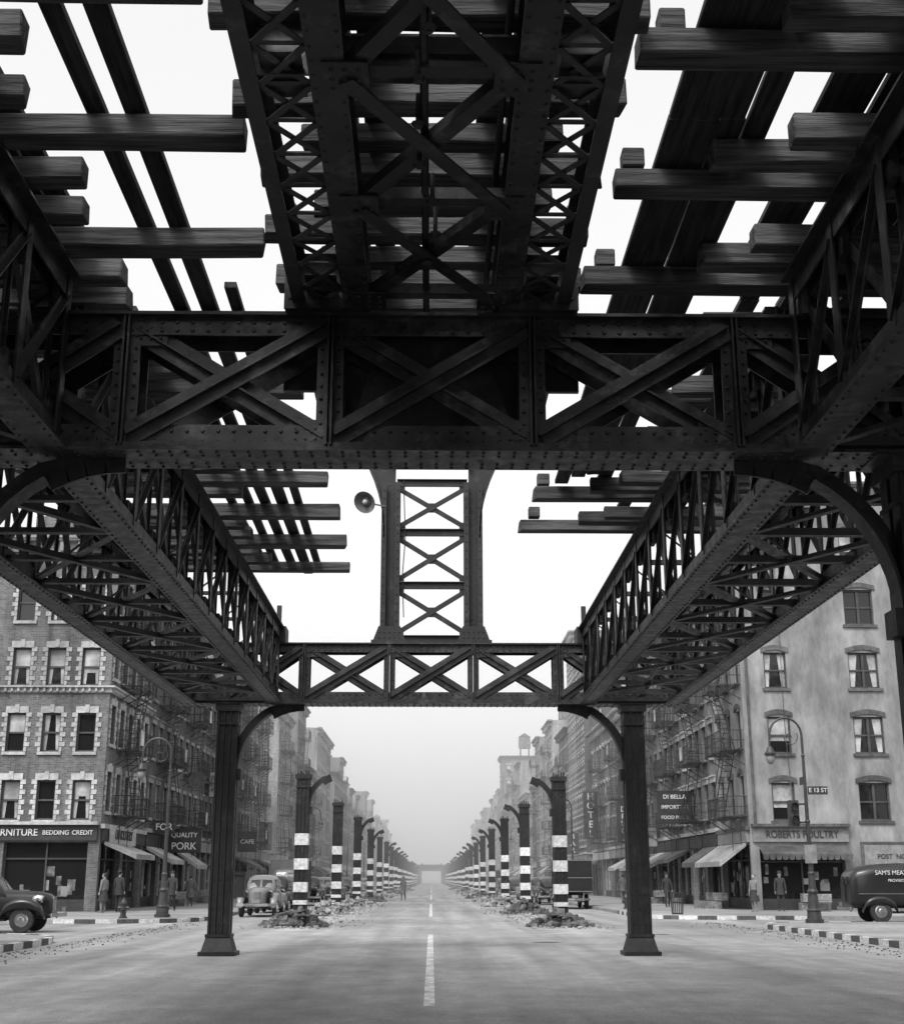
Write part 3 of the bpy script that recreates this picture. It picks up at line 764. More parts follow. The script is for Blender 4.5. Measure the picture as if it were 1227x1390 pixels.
def building(s,y0,y1,floors,bm,tm,lint,front=False,fl=3.1,cols=None,fe=True,X=15.0,depth=20,lod=0,name='tenement_building',frontops=None,shoph=3.75,awn=True,belt=None,bands=False,ww=.95,wh=1.8,ct=None,sg=None,fm=None):
    e=empty(name,(s*X,(y0+y1)/2,0))
    P={k:MB() for k in('walls','trim','glass','frames','shades','dark','corn','iron','sign','awn','goods')}
    W=y1-y0; Hh=shoph+.45+fl*(floors-1)+.9
    z0=.135
    n=(-s,0,0); O=(s*X,y0,z0); u=(0,1,0)
    cols=cols or max(2,round(W/1.95)); gap=W/cols
    ops=[]
    for f in range(floors-1):
        v=shoph+.45+.45+f*fl-.1
        for c in range(cols):
            cu=(c+.5)*gap; ops.append((cu-ww/2,v,cu+ww/2,v+wh,'win'))
    ns=max(1,round(W/5)); sw=W/ns
    for i in range(ns): ops.append((i*sw+.3,.02,(i+1)*sw-.3,3.0,'shop'))
    facade(P,O,u,n,W,Hh,ops,lod,lint)
    for i in range(ns):
        fb(P['sign'],O,u,n,i*sw+.15,(i+1)*sw-.15,3.08,3.7,-.01,.16)
        if awn and R()<.5:
            A=P['awn']; a,b=i*sw+.25,(i+1)*sw-.25; L=U(1.2,1.8); dz=U(.5,.9)
            fq(A,O,u,n,[(a,3.05,.17),(b,3.05,.17),(b,3.05-dz,L),(a,3.05-dz,L)]); fq(A,O,u,n,[(a,3.05-dz,L),(b,3.05-dz,L),(b,2.82-dz,L),(a,2.82-dz,L)])
            fq(A,O,u,n,[(a,3.05,.17),(a,3.05-dz,L),(a,2.82-dz,L),(a,2.9,.17)]); fq(A,O,u,n,[(b,3.05,.17),(b,3.05-dz,L),(b,2.82-dz,L),(b,2.9,.17)])
    fb(P['trim'],O,u,n,0.002,W-.002,shoph+.02,shoph+.22,-.02,.2)
    cornice(P,O,u,n,W,Hh+.02)
    if belt:
        for b in belt:
            fb(P['trim'],O,u,n,0.001,W-.001,b,b+.22,-.02,.12); fb(P['trim'],O,u,n,0.001,W-.001,b+.22,b+.3,-.02,.3)
            k=.2
            while k<W: fb(P['trim'],O,u,n,k-.05,k+.05,b+.04,b+.219,.12,.24); k+=.3
    if bands:
        z=shoph+.7
        while z<Hh-.9: 
            for c in range(cols+1):
                a=max(0.001,c*gap-(gap-ww)/2+.04); b=min(W-.001,c*gap+(gap-ww)/2-.04); fb(P['trim'],O,u,n,a,b,z,z+.22,-.02,.035)
            z+=.6
    if fe and lod<2:
        lv=[shoph+.45+.2+f*fl for f in range(floors-1)]
        c0=1 if cols>3 else 0
        fire_escape(P,O,u,n,(c0+.08)*gap,(c0+1.92)*gap,lv,step=.2 if lod==0 else .35)
        if cols>=7: fire_escape(P,O,u,n,(cols-3+.08)*gap,(cols-3+1.92)*gap,lv,step=.2 if lod==0 else .35)
    if s<0: Of=(-X-depth,y0,z0)
    else: Of=(X,y0,z0)
    uf=(1,0,0); nf=(0,-1,0)
    if front:
        fo=frontops(depth,shoph,fl,floors) if frontops else None
        if fo is None:
            fo=[]; c2=int(depth/2.6); gp=depth/c2
            for f in range(floors-1):
                v=shoph+.8+f*fl
                for c in range(c2): fo.append((gp*(c+.5)-ww/2,v,gp*(c+.5)+ww/2,v+wh,'win'))
            fo.append(((depth-6) if s<0 else .5,.02,depth-.5 if s<0 else 6,3.0,'shop'))
        facade(P,Of,uf,nf,depth,Hh,fo,lod,lint)
        cornice(P,Of,uf,nf,depth,Hh+.015)
        a,b=(depth-9.7,depth-.1) if s<0 else (.1,7)
        if s>0: b=4.6
        fb(P['sign'],Of,uf,nf,a,b,3.08,3.75,-.01,.16); fb(P['trim'],Of,uf,nf,a-.05,b+.05,3.76,3.9,-.01,.42)
        if belt:
            for bb in belt:
                fb(P['trim'],Of,uf,nf,0.001,depth+.12,bb+.002,bb+.218,-.02,.118); fb(P['trim'],Of,uf,nf,0.001,depth+.28,bb+.222,bb+.302,-.02,.298)
                k=.2
                while k<depth: fb(P['trim'],Of,uf,nf,k-.05,k+.05,bb+.04,bb+.219,.118,.24); k+=.3
    else:
        fq(P['walls'],Of,uf,nf,[(0,0,0),(depth,0,0),(depth,Hh,0),(0,Hh,0)])
    Wm=P['walls']; xo=s*(X+depth)
    Wm.quad((xo,y0,z0),(xo,y1,z0),(xo,y1,z0+Hh),(xo,y0,z0+Hh)); 
    xa=s*X
    Wm.quad((xa,y1,z0),(xo,y1,z0),(xo,y1,z0+Hh),(xa,y1,z0+Hh))
    P['dark'].quad((xa,y0,z0+Hh-.3),(xo,y0,z0+Hh-.3),(xo,y1,z0+Hh-.3),(xa,y1,z0+Hh-.3))
    for i in range(2):
        cx=s*(X+U(3,depth-2)); cy=U(y0+.8,y1-.8); Wm.box(cx-.5,cx+.5,cy-.3,cy+.3,z0+Hh-.35,z0+Hh+U(.9,1.6))
    if R()<.5:
        cx=s*(X+U(4,8)); cy=(y0+y1)/2; P['walls'].box(cx-1.2,cx+1.2,cy-1,cy+1,z0+Hh-.35,z0+Hh+2.1)
    if R()<.3 and lod>0:
        cx=s*(X+U(3,6)); cy=(y0+y1)/2+1.5; Z=z0+Hh
        for a in(-1,1):
            for b in(-1,1): P['iron'].box(cx+a*.9-.08,cx+a*.9+.08,cy+b*.9-.08,cy+b*.9+.08,Z-.3,Z+2.2)
        P['goods'].cyl((cx,cy,Z+2.2),(cx,cy,Z+4.6),1.35,1.25,18); P['dark'].cyl((cx,cy,Z+4.6),(cx,cy,Z+5.5),1.45,.05,18)
    mats={'walls':bm,'trim':tm,'glass':GLASS,'frames':fm or (FRAME if R()<.4 else FRAMED),'shades':SHADE,'dark':SIGND,'corn':ct or random.choice(TRIM),'iron':IRON,'sign':sg or random.choice([SIGNL,SIGNM,SIGND]),'awn':random.choice(AWN),'goods':GOODS}
    nm={'walls':'walls','trim':'stone_trim','glass':'windows','frames':'window_frames','shades':'window_shades','dark':'shopfront_and_roof','corn':'cornice','iron':'fire_escape','sign':'fascia_board','awn':'awnings','goods':'window_display'}
    for k,mbx in P.items():
        if mbx.f: mbx.make(nm[k],mats[k],e)
    return e,Hh
def fL(depth,sh,fl,floors):
    o=[]
    for f in range(floors-1):
        v=3.98+f*3.05
        x=depth-.95
        k=0
        while x>1:
            o.append((x-.45,v,x+.4,v+1.78,'win')); x-=1.62 if k%3!=2 else 2.3; k+=1
    o.append((depth-4.3,.02,depth-.5,3.0,'shop')); o.append((depth-9.6,.02,depth-4.9,3.0,'shop')); return o
cornerL,hL=building(-1,64,73.5,5,BM[6],TRIM[0],2,True,fl=3.05,cols=5,frontops=fL,belt=[9.75],fe=True,shoph=3.6,ct=TRIM[1],sg=SIGND,fm=FRAMED)
text('FURNITURE',(-18.85,63.8,3.55),.42,RFRONT,LETW,cornerL); text('BEDDING',(-16.95,63.8,3.55),.28,RFRONT,LETW,cornerL); text('CREDIT',(-15.75,63.8,3.55),.28,RFRONT,LETW,cornerL)
mb=MB(); mb.box(-14.8,-14.72,65,70.5,3.1,3.95); mb.make('side_sign_panel',SIGNL,cornerL)
text('UPHOLSTERY',(-14.7,67.7,3.52),.62,RLEFT,LETD,cornerL)
rowL=[(73.5,82,5,2,1,1),(82,90,5,5,0,0),(90,98.5,4,2,1,1),(98.5,107,5,0,0,1),(107,116,5,5,1,3),(116,128,5,1,0,1)]
for (a,b,f,bm,tm,li) in rowL: building(-1,a,b,f,BM[bm],TRIM[tm],li,lod=0 if b<100 else 1)
def fR(depth,sh,fl,floors):
    o=[]
    for f in range(floors-1):
        v=4.05+f*3.12
        o.append((1.15,v,2.25,v+1.75,'win'));
        o.append((5.3,v,6.75,v+1.75,'win')); o.append((9.3,v,10.7,v+1.75,'win')); o.append((13,v,14.1,v+1.75,'win'))
    o.append((.4,.02,4.4,2.9,'shop')); return o
cornerR,hR=building(1,66,73,6,BM[4],TRIM[2],3,True,fl=3.12,cols=3,frontops=fR,shoph=3.6,fe=True,ct=TRIM[2],sg=SIGNM,fm=FRAMED)
text("ROBERTS POULTRY",(17.4,65.8,3.55),.46,RFRONT,LETD,cornerR,sx=.85)
mb=MB(); mb.box(20.3,24.6,65.93,65.97,.6,3.1); mb.make('wall_poster_panel',SIGNM,cornerR)
mb=MB(); mb.box(20.15,24.75,65.9,65.96,.5,.58); mb.box(20.15,24.75,65.9,65.96,3.12,3.22); mb.box(20.15,20.28,65.9,65.96,.58,3.12); mb.box(24.62,24.75,65.9,65.96,.58,3.12); mb.make('poster_frame',TRIM[2],cornerR)
text("POST  NO  BILLS",(22.0,65.92,2.55),.3,RFRONT,LETD,cornerR)
mb=MB()
mb.add([(15.3,65.82,3.05),(19.5,65.82,3.05),(19.5,65.0,2.65),(15.3,65.0,2.65)],[(0,1,2,3)]); 
x=15.3
while x<19.45: mb.add([(x,65.0,2.65),(x+.3,65.0,2.65),(x+.27,65.0,2.42),(x+.15,65.0,2.38),(x+.03,65.0,2.42)],[(0,1,2,3,4)]); x+=.3
mb.make('shop_awning',AWN[1],cornerR)
mb=MB(); mb.cyl((15.25,65.9,4),(15.25,65.9,18.5),.06,.06,8); mb.cyl((23.3,65.75,4.0),(23.3,65.75,19.8),.16,.16,12)
mb.tube([(16.9,65.93,19.5),(17.0,65.92,14),(16.95,65.92,9),(17.1,65.92,4.2)],.02,5); mb.make('drain_pipes',TRIM[2],cornerR)
rowR=[(73,81,5,0,0,1),(81,89.5,5,6,0,1),(89.5,98,5,0,1,0),(98,106.5,4,1,1,1),(106.5,118,4,6,0,0),(118,130,4,0,0,3)]
for (a,b,f,bm,tm,li) in rowR: building(1,a,b,f,BM[bm],TRIM[tm],li,lod=0 if b<100 else 1)
for i in range(1,6):
    for s in(-1,1):
        y=64+80*i-8; end=(128 if s<0 else 130)+80*i-2; first=True
        nb=0
        while y<end-5:
            w=U(7.5,12); y1=min(y+w,end)
            if end-y1<5: y1=end
            fl=random.choice([4,4,5,5,6,6]) ; bmi=random.choice([0,1,3,2,5,1,4]) if i<2 else random.choice([1,3,4,3,0])
            bands=False
            if i==1 and nb==0 and s>0: fl=7;bmi=2;bands=True
            if i==1 and nb==1 and s>0: fl=8;bmi=0;bands=True
            if i==1 and first and s<0: fl=5;bmi=3
            if i==3 and first and s>0: fl=8
            building(s,y,y1,fl,BM[bmi],TRIM[0] if bands else random.choice(TRIM[:2]),random.choice([0,1,1,3]),first or bands,lod=1 if i<3 else 2,fe=R()<.7 and i<3,bands=bands,name='tenement_building')
            first=False; y=y1; nb+=1
for s in(-1,1):
    y=-20
    for w in(14,13,14): building(s,y,y+w,5,BM[random.choice([0,1,2])],TRIM[1],1,lod=2,fe=False); y+=w
mb=MB()
for s in(-1,1):
    mb.box(s*3.2-.2,s*3.2+.2,470,620,5.1,6.8); mb.box(s*5.25-.2,s*5.25+.2,470,620,5.1,6.8)
    for k in range(9): mb.box(s*CX-.25,s*CX+.25,470+18*k-.25,470+18*k+.25,0,5.1)
for k in range(9): mb.box(-5.5,5.5,470+18*k-.3,470+18*k+.3,5.12,6.4)
mb.make('distant_elevated_railway',STEEL)

def hsign(s,y,z0,z1,w,txt,vert=False,light=True,X=15,size=.4,t=.14):
    e=empty('hanging_sign',(s*(X-w/2-.2),y,(z0+z1)/2)); mb=MB(); a,b=sorted((s*(X-.25),s*(X-.25-w)))
    mb.box(a,b,y-t/2,y+t/2,z0,z1); mb.make('sign_panel',(SIGNL if R()<.4 else SIGNM) if light else SIGND,e)
    mb=MB(); mb.box(a-.03,b+.03,y-t/2-.01,y+t/2+.01,z1,z1+.05); mb.box(a-.03,b+.03,y-t/2-.01,y+t/2+.01,z0-.05,z0)
    for z in(z0+.15,z1-.15): mb.beam((s*X,y,z),(s*(X-.3),y,z),.05,.05)
    mb.beam((s*X,y,z1+.9),(s*(X-w),y,z1+.03),.025,.025); mb.make('sign_brackets',IRON,e)
    m=LETD if light else LETW
    if vert:
        k=(z1-z0)/len(txt)
        for i,ch in enumerate(txt): text(ch,((a+b)/2,y-t/2-.01,z1-k*(i+.5)),k*1.05,RFRONT,m,e)
    else:
        L=txt.split('\n'); k=(z1-z0)/len(L)
        for i,l in enumerate(L): text(l,((a+b)/2,y-t/2-.01,z1-k*(i+.5)),min(k*.9,w/len(l)*1.3),RFRONT,m,e)
hsign(-1,79,3.0,4.2,1.9,'QUALITY\nPORK',light=False)
hsign(-1,75,3.9,4.5,1.1,'FOR',light=False)
hsign(-1,96,4.6,8.6,1.0,'PAINTS',True,True); hsign(-1,93,6.8,8.4,1.3,'OREGON\nHATS',light=True)
hsign(-1,108,3.6,5,1.4,'CAFE',light=False)
hsign(-1,121,4,6.2,1.1,'MEATS',True,True)
hsign(1,79,4.6,6.3,2.0,'DI BELLA\nIMPORTING\nFOOD PROD.',light=False)
hsign(1,92,3.6,4.8,1.6,'BAKERY',light=True); hsign(1,104,4.2,6.8,1.0,'DRUGS',True,False)
hsign(1,124,5,9,1.3,'HOTEL',True,False); hsign(1,150,7.6,8.8,2.4,'MARPINE',light=True); hsign(1,141,4,6,1.2,'BAR',True,False)
e=empty('round_sign',(-13.9,83,7)); mb=MB(); mb.cyl((-13.9,82.95,7.2),(-13.9,83.05,7.2),.5,.5,24); mb.make('sign_disc',TRIM[2],e); mb=MB(); mb.beam((-15,83,7.2),(-14.4,83,7.2),.05,.05); mb.make('sign_arm',IRON,e)

# ---------------------------------------------------------------- street furniture
def lamp_post(x,y,dirx,signal=True):
    e=empty('street_lamp',(x,y,.135)); mb=MB(); z=.135
    prof=[(0,.30),(.12,.30),(.13,.24),(.35,.22),(.4,.25),(.46,.2),(.9,.15),(1.0,.18),(1.08,.13),(1.5,.1),(1.58,.12),(1.64,.085),(3.2,.07),(3.26,.1),(3.32,.065),(5.4,.05),(5.45,.075),(5.5,.045)]
    for i in range(len(prof)-1): mb.cyl((x,y,z+prof[i][0]),(x,y,z+prof[i+1][0]+.001),prof[i][1],prof[i+1][1],14,True)
    pts=[(x,y,z+5.5),(x,y,z+6.0)]
    Rr=.55
    for i in range(11):
        t=math.pi*i/10*1.08; pts.append((x+dirx*(Rr-Rr*math.cos(t)),y,z+6.15+Rr*1.05*math.sin(t)))
    mb.tube(pts,[.045]*3+[.04]*(len(pts)-3))
    sp=[]
    for i in range(16):
        t=i/15*math.pi*2.2; r=.3*(1-i/19); sp.append((x+dirx*(.42+r*math.cos(t+2.6)),y,z+6.05+r*math.sin(t+2.6)))
    mb.tube(sp,.018,6)
    ex=x+dirx*1.12; ez=z+5.95
    mb.cyl((ex,y,ez+.1),(ex,y,ez-.25),.03,.04,8); mb.cyl((ex,y,ez-.2),(ex,y,ez-.42),.07,.17,16); mb.cyl((ex,y,ez-.42),(ex,y,ez-.5),.2,.18,16)
    mb.make('post',CAST,e)
    mb=MB(); mb.ell((ex,y,ez-.6),(.15,.15,.2),14,8); mb.make('globe',SIGNM,e,smooth=True)
    if signal:
        mb=MB(); mb.box(x-.62,x-.3,y-.15,y+.15,z+3.1,z+3.95); mb.box(x-.3,x,y-.03,y+.03,z+3.8,z+3.86); mb.box(x-.3,x,y-.03,y+.03,z+3.2,z+3.26)
        for zz in(3.3,3.72):
            mb.cyl((x-.46,y-.15,z+zz),(x-.46,y-.3,z+zz+.02),.13,.13,12,False); mb.cyl((x-.46,y-.155,z+zz),(x-.46,y-.165,z+zz),.1,.1,12)
        mb.make('traffic_signal',CAST,e)
        mb=MB(); mb.box(x+.08,x+.75,y-.02,y+.02,z+4.15,z+4.42); mb.box(x-.02,x+.02,y+.05,y+.6,z+4.5,z+4.75)
        mb.make('street_name_sign',SIGND,e)
        text('E 13 ST',(x+.42,y-.03,z+4.285),.2,RFRONT,LETW,e)
        mb=MB(); mb.box(x-.2,x+.2,y-.12,y-.1,z+1.9,z+2.5); mb.make('notice_plate',SIGNM,e)
    return e
lamp_post(12.7,47.2,-1); lamp_post(-10.2,54.5,-1,False)
for y in(96,150,190): lamp_post(9.6,y,-1,False); lamp_post(-9.6,y+12,1,False)
def hydrant(x,y):
    e=empty('fire_hydrant',(x,y,.135)); mb=MB(); z=.135
    for a,b,r0,r1 in((0,.06,.16,.16),(.06,.5,.11,.1),(.5,.56,.14,.14),(.56,.7,.12,.05),(.7,.76,.03,.03)): mb.cyl((x,y,z+a),(x,y,z+b),r0,r1,12)
    mb.cyl((x-.2,y,z+.38),(x+.2,y,z+.38),.05,.05,8); mb.cyl((x,y,z+.35),(x,y-.2,z+.35),.07,.07,8); mb.make('hydrant_body',CAST,e)
hydrant(-11.4,53.2); hydrant(9.6,70)
def can(x,y):
    e=empty('litter_bin',(x,y,.135)); mb=MB(); z=.135
    for i in range(18):
        t=i/18*6.283; mb.beam((x+.22*math.cos(t),y+.22*math.sin(t),z),(x+.28*math.cos(t),y+.28*math.sin(t),z+.85),.03,.02)
    for q,r in((.02,.22),(.45,.25),(.84,.28)): mb.cyl((x,y,z+q),(x,y,z+q+.04),r,r,18,q<.1)
    mb.make('bin_basket',IRON,e)
can(10.2,59)
CRATE=mat('crate_wood',.12,.3,ns=6)
def crates(x,y,n):
    e=empty('crate_stack',(x,y,.135)); mb=MB()
    for i in range(n):
        cx=x+U(-.5,.5); cy=y+U(-1.5,1.5); z=.135+ (.4 if R()<.4 else 0); a,b,h=U(.25,.35),U(.2,.3),.38
        for q in range(4): mb.box(cx-a,cx+a,cy-b,cy-b+.02,z+q*.095,z+q*.095+.075); mb.box(cx-a,cx+a,cy+b-.02,cy+b,z+q*.095,z+q*.095+.075); mb.box(cx-a,cx-a+.02,cy-b+.02,cy+b-.02,z+q*.095,z+q*.095+.075); mb.box(cx+a-.02,cx+a,cy-b+.02,cy+b-.02,z+q*.095,z+q*.095+.075)
        mb.box(cx-a+.03,cx+a-.03,cy-b+.03,cy+b-.03,z,z+.3)
    mb.make('crates',CRATE,e)
crates(-14,78,8); crates(-13.9,88,8); crates(14,71,6); crates(14,85,9); crates(14,95,6); crates(17.5,64.9,5)

# ---------------------------------------------------------------- vehicles
PBLK=paint('car_paint_black',.015); PGRY=paint('car_paint_grey',.12); PLT=paint('car_paint_light',.16); PDK=paint('car_paint_dark',.03)
def wheel(T,C,x,y,r=.36,w=.17):
    s=1 if y>0 else -1
    n=20
    T.cyl((x,y-w/2,r),(x,y+w/2,r),r*.96,r*.96,n); T.cyl((x,y-w*.3,r),(x,y+w*.3,r),r,r,n)
    C.cyl((x,y+s*(w/2),r),(x,y+s*(w/2+.03),r),r*.58,r*.5,n); C.cyl((x,y+s*(w/2+.03),r),(x,y+s*(w/2+.06),r),r*.28,r*.2,n)
def fender(B,x,y,L=.62,w=.17,top=.88):
    st=[]
    for i in range(13):
        t=i/12*2-1
        h=math.sqrt(max(0,1-t*t)); st.append((x+t*L,top-.30*(1-h)-.02-.16*(1-h*.5),max(.02,w*(.55+.45*h)),max(.03,.17*(.4+.6*h))))
    B.loft(st,y,14,2.4)
def vehicle(kind,loc,rz,P,hub=CHROME,name='parked_car',txt=None):
    e=empty(name,loc,rz); B=MB();T=MB();C=MB();G=MB();D=MB()
    xf=1.42; xr=-1.4
    if kind in('sedan','coupe'):
        B.loft([(-2.28,.6,.3,.16),(-2.15,.66,.48,.28),(-1.8,.72,.6,.36),(-1.3,.76,.68,.42),(-.6,.78,.73,.45),(.3,.78,.72,.45),(.75,.78,.6,.45),(1.1,.78,.47,.42),(1.7,.78,.4,.39),(2.02,.75,.34,.36),(2.14,.72,.22,.3)],0,24,3.6)
        if kind=='sedan': cab=[(-2.0,.98,.38,.12),(-1.65,1.1,.55,.3),(-1.2,1.18,.63,.42),(-.6,1.22,.66,.48),(0,1.23,.66,.49),(.42,1.19,.64,.44),(.66,1.08,.61,.28),(.86,1.0,.55,.1)]
        else: cab=[(-1.3,1.0,.5,.12),(-1.05,1.12,.6,.34),(-.6,1.2,.66,.48),(0,1.22,.66,.49),(.42,1.18,.64,.44),(.66,1.08,.61,.28),(.86,1.0,.55,.1)]
        B.loft(cab,0,24,3.4)
        wins=[(-1.15,-.55),(-.47,.0),(.08,.5)] if kind=='sedan' else [(-.75,-.1),(-.02,.5)]
        for (a,b) in wins:
            for s in(-1,1): 
                P_=[(a,s*.60,1.2),(b,s*.60,1.2),(b,s*.675,1.2),(a,s*.675,1.2),(a+.04,s*.5,1.5),(b-.05,s*.5,1.5),(b-.05,s*.625,1.52),(a+.04,s*.625,1.52)]; G.hexa(P_)
        for s in(-1,1):
            G.hexa([(.62,s*.04,1.16),(.62,s*.52,1.16),(.78,s*.5,1.16),(.82,s*.04,1.16),(.4,s*.04,1.52),(.4,s*.46,1.5),(.52,s*.44,1.5),(.56,s*.04,1.52)])
            G.hexa([(-1.78,s*.04,1.2),(-1.78,s*.3,1.2),(-1.6,s*.3,1.2),(-1.6,s*.04,1.2),(-1.62,s*.04,1.42),(-1.62,s*.28,1.42),(-1.4,s*.28,1.42),(-1.4,s*.04,1.42)]) if kind=='sedan' else None
    if kind in('truck','van'):
        xf=1.9; xr=-1.6
        B.loft([(.55,.95,.75,.5),(1.0,.95,.7,.5),(1.3,.92,.48,.42),(2.1,.9,.42,.4),(2.45,.86,.34,.38),(2.52,.84,.26,.34)],0,24,4)
        B.loft([(.3,1.35,.78,.7),(.5,1.38,.8,.72),(.95,1.34,.78,.66),(1.12,1.25,.74,.5),(1.22,1.15,.7,.3)],0,24,5)
        for s in(-1,1):
            G.hexa([(1.08,s*.04,1.42),(1.08,s*.6,1.42),(1.24,s*.58,1.42),(1.26,s*.04,1.42),(.95,s*.04,1.88),(.95,s*.56,1.86),(1.04,s*.54,1.86),(1.06,s*.04,1.88)])
            G.hexa([(.45,s*.7,1.42),(.95,s*.7,1.42),(.95,s*.79,1.42),(.45,s*.815,1.42),(.45,s*.6,1.85),(.88,s*.6,1.85),(.88,s*.755,1.86),(.45,s*.775,1.86)])
    if kind=='truck':
        D.box(-2.6,.9,-.4,.4,.55,.72)
        B.box(-2.75,.25,-.95,.95,.85,2.55); 
        for i in range(7):
            x=-2.7+i*.48
            for s in(-1,1): D.box(x,x+.05,s*.951-.02,s*.951+.02,.86,2.5)
        D.box(-2.79,-2.74,-.9,-.02,1.0,2.45); D.box(-2.79,-2.74,.02,.9,1.0,2.45)
        for z in(.9,1.6,2.5): C.box(-2.81,-2.78,-.95,.95,z,z+.03)
    if kind=='van':
        D.box(-2.4,.9,-.4,.4,.5,.7)
        B.loft([(-2.62,1.1,.6,.45),(-2.55,1.15,.74,.6),(-2.35,1.22,.82,.7),(-1.8,1.27,.86,.77),(-.8,1.3,.87,.8),(.2,1.32,.86,.79),(.62,1.33,.82,.74)],0,28,5)
        D.box(-2.66,-2.6,-.02,.02,.75,1.5); 
        for s in(-1,1): G.hexa([(-2.66,s*.1,1.35),(-2.66,s*.42,1.35),(-2.5,s*.42,1.35),(-2.5,s*.1,1.35),(-2.62,s*.1,1.62),(-2.62,s*.4,1.62),(-2.4,s*.4,1.62),(-2.4,s*.1,1.62)])
        for s in(-1,1): C.box(-2.4,.4,s*.87-.012,s*.87+.012,1.0,1.03)
    yw=.7 if kind in('sedan','coupe') else .74
    for s in(-1,1):
        wheel(T,C,xf,s*yw,.36 if kind in('sedan','coupe') else .4); wheel(T,C,xr,s*yw,.36 if kind in('sedan','coupe') else .4)
        fender(B,xf,s*yw,.66,.19,.92 if kind!='truck' else .96); 
        if kind!='truck': fender(B,xr-.02,s*yw,.64,.18,.9)
        else: D.box(xr-.55,xr+.55,s*.72-.18,s*.72+.18,.84,.88)
        D.box(xr+.5,xf-.5,s*.62-.11,s*.62+.11,.33,.38)
        hx=xf+.4; hy=s*.52
        C.ell((hx,hy,.95),(.2,.12,.13),14,8); G.cyl((hx+.16,hy,.95),(hx+.2,hy,.95),.1,.09,14)
        C.ell((-2.3,s*.62,.8),(.05,.05,.05),8,6)
    xb=2.45 if kind in('sedan','coupe') else 2.8
    gx=2.13 if kind in('sedan','coupe') else 2.5
    for i in range(9):
        yy=-.2+i*.05; C.beam((gx+.02,yy,.5),(gx+.03,yy*.8,1.02),.018,.03)
    for (x,s) in((xb,1),(-2.5 if kind in('sedan','coupe') else -2.85,-1)):
        pts=[(x-s*.14,-.82,.5),(x-s*.03,-.5,.5),(x,0,.5),(x-s*.03,.5,.5),(x-s*.14,.82,.5)]
        for i in range(4): C.beam(pts[i],pts[i+1],.035,.11)
        C.beam((x,-.3,.5),(x-s*.35,-.3,.5),.04,.04); C.beam((x,.3,.5),(x-s*.35,.3,.5),.04,.04)
        C.box(x-.01 if s<0 else x,x+.02,-.17,.17,.58,.72)
    for s in(-1,1): C.box(-.25,-.13,s*.745-.01,s*.745+.02,.98,1.0)
    b_=B.make('body',P,e,local=True,smooth=True)
    try:
        b_.data.set_sharp_from_angle(angle=math.radians(42))
    except Exception: pass
    T.make('tires',TIRE,e,local=True); C.make('chrome_trim',hub,e,local=True); G.make('windows',GLASS,e,local=True)
    if D.f: D.make('chassis',PBLK,e,local=True)
    if txt:
        for i,(t,z,sz) in enumerate(txt):
            cu=bpy.data.curves.new('lettering','FONT'); cu.body=t;cu.size=sz;cu.extrude=.004;cu.align_x='CENTER';cu.align_y='CENTER';cu.materials.append(LETW)
            o=bpy.data.objects.new('lettering',cu); sc.collection.objects.link(o); o.parent=e; o.location=(-.9,-.885,z); o.rotation_euler=(math.pi/2,0,0)
    return e
vehicle('coupe',(-13.5,43.2,0),0,PBLK,name='parked_car')
vehicle('van',(18.0,52.6,0),0,PBLK,name='delivery_van',txt=[("SAM'S MEAT MKT",1.75,.22),('PROVISIONS',1.48,.14)])
vehicle('sedan',(-7.3,62,0),-math.pi/2,PLT)
vehicle('truck',(-7.6,76,0),-math.pi/2,PGRY,name='parked_truck')
vehicle('truck',(7.7,79,0),math.pi/2,PDK,name='parked_truck')
for (x,y,k,p,r) in((-7.5,69,'coupe',PBLK,-1),(-7.5,88,'sedan',PBLK,-1),(-7.6,101,'coupe',PGRY,-1),(7.6,92,'sedan',PBLK,1),(7.6,99,'coupe',PDK,1),(7.6,112,'sedan',PGRY,1),(-7.6,124,'sedan',PDK,-1),(7.6,128,'sedan',PBLK,1),(7.6,165,'truck',PDK,1),(-7.6,160,'sedan',PLT,-1),(7.6,150,'sedan',PDK,1),(-7.6,112,'sedan',PBLK,-1)):
    vehicle(k,(x,y,0),r*math.pi/2,p,name='parked_truck' if k=='truck' else 'parked_car')
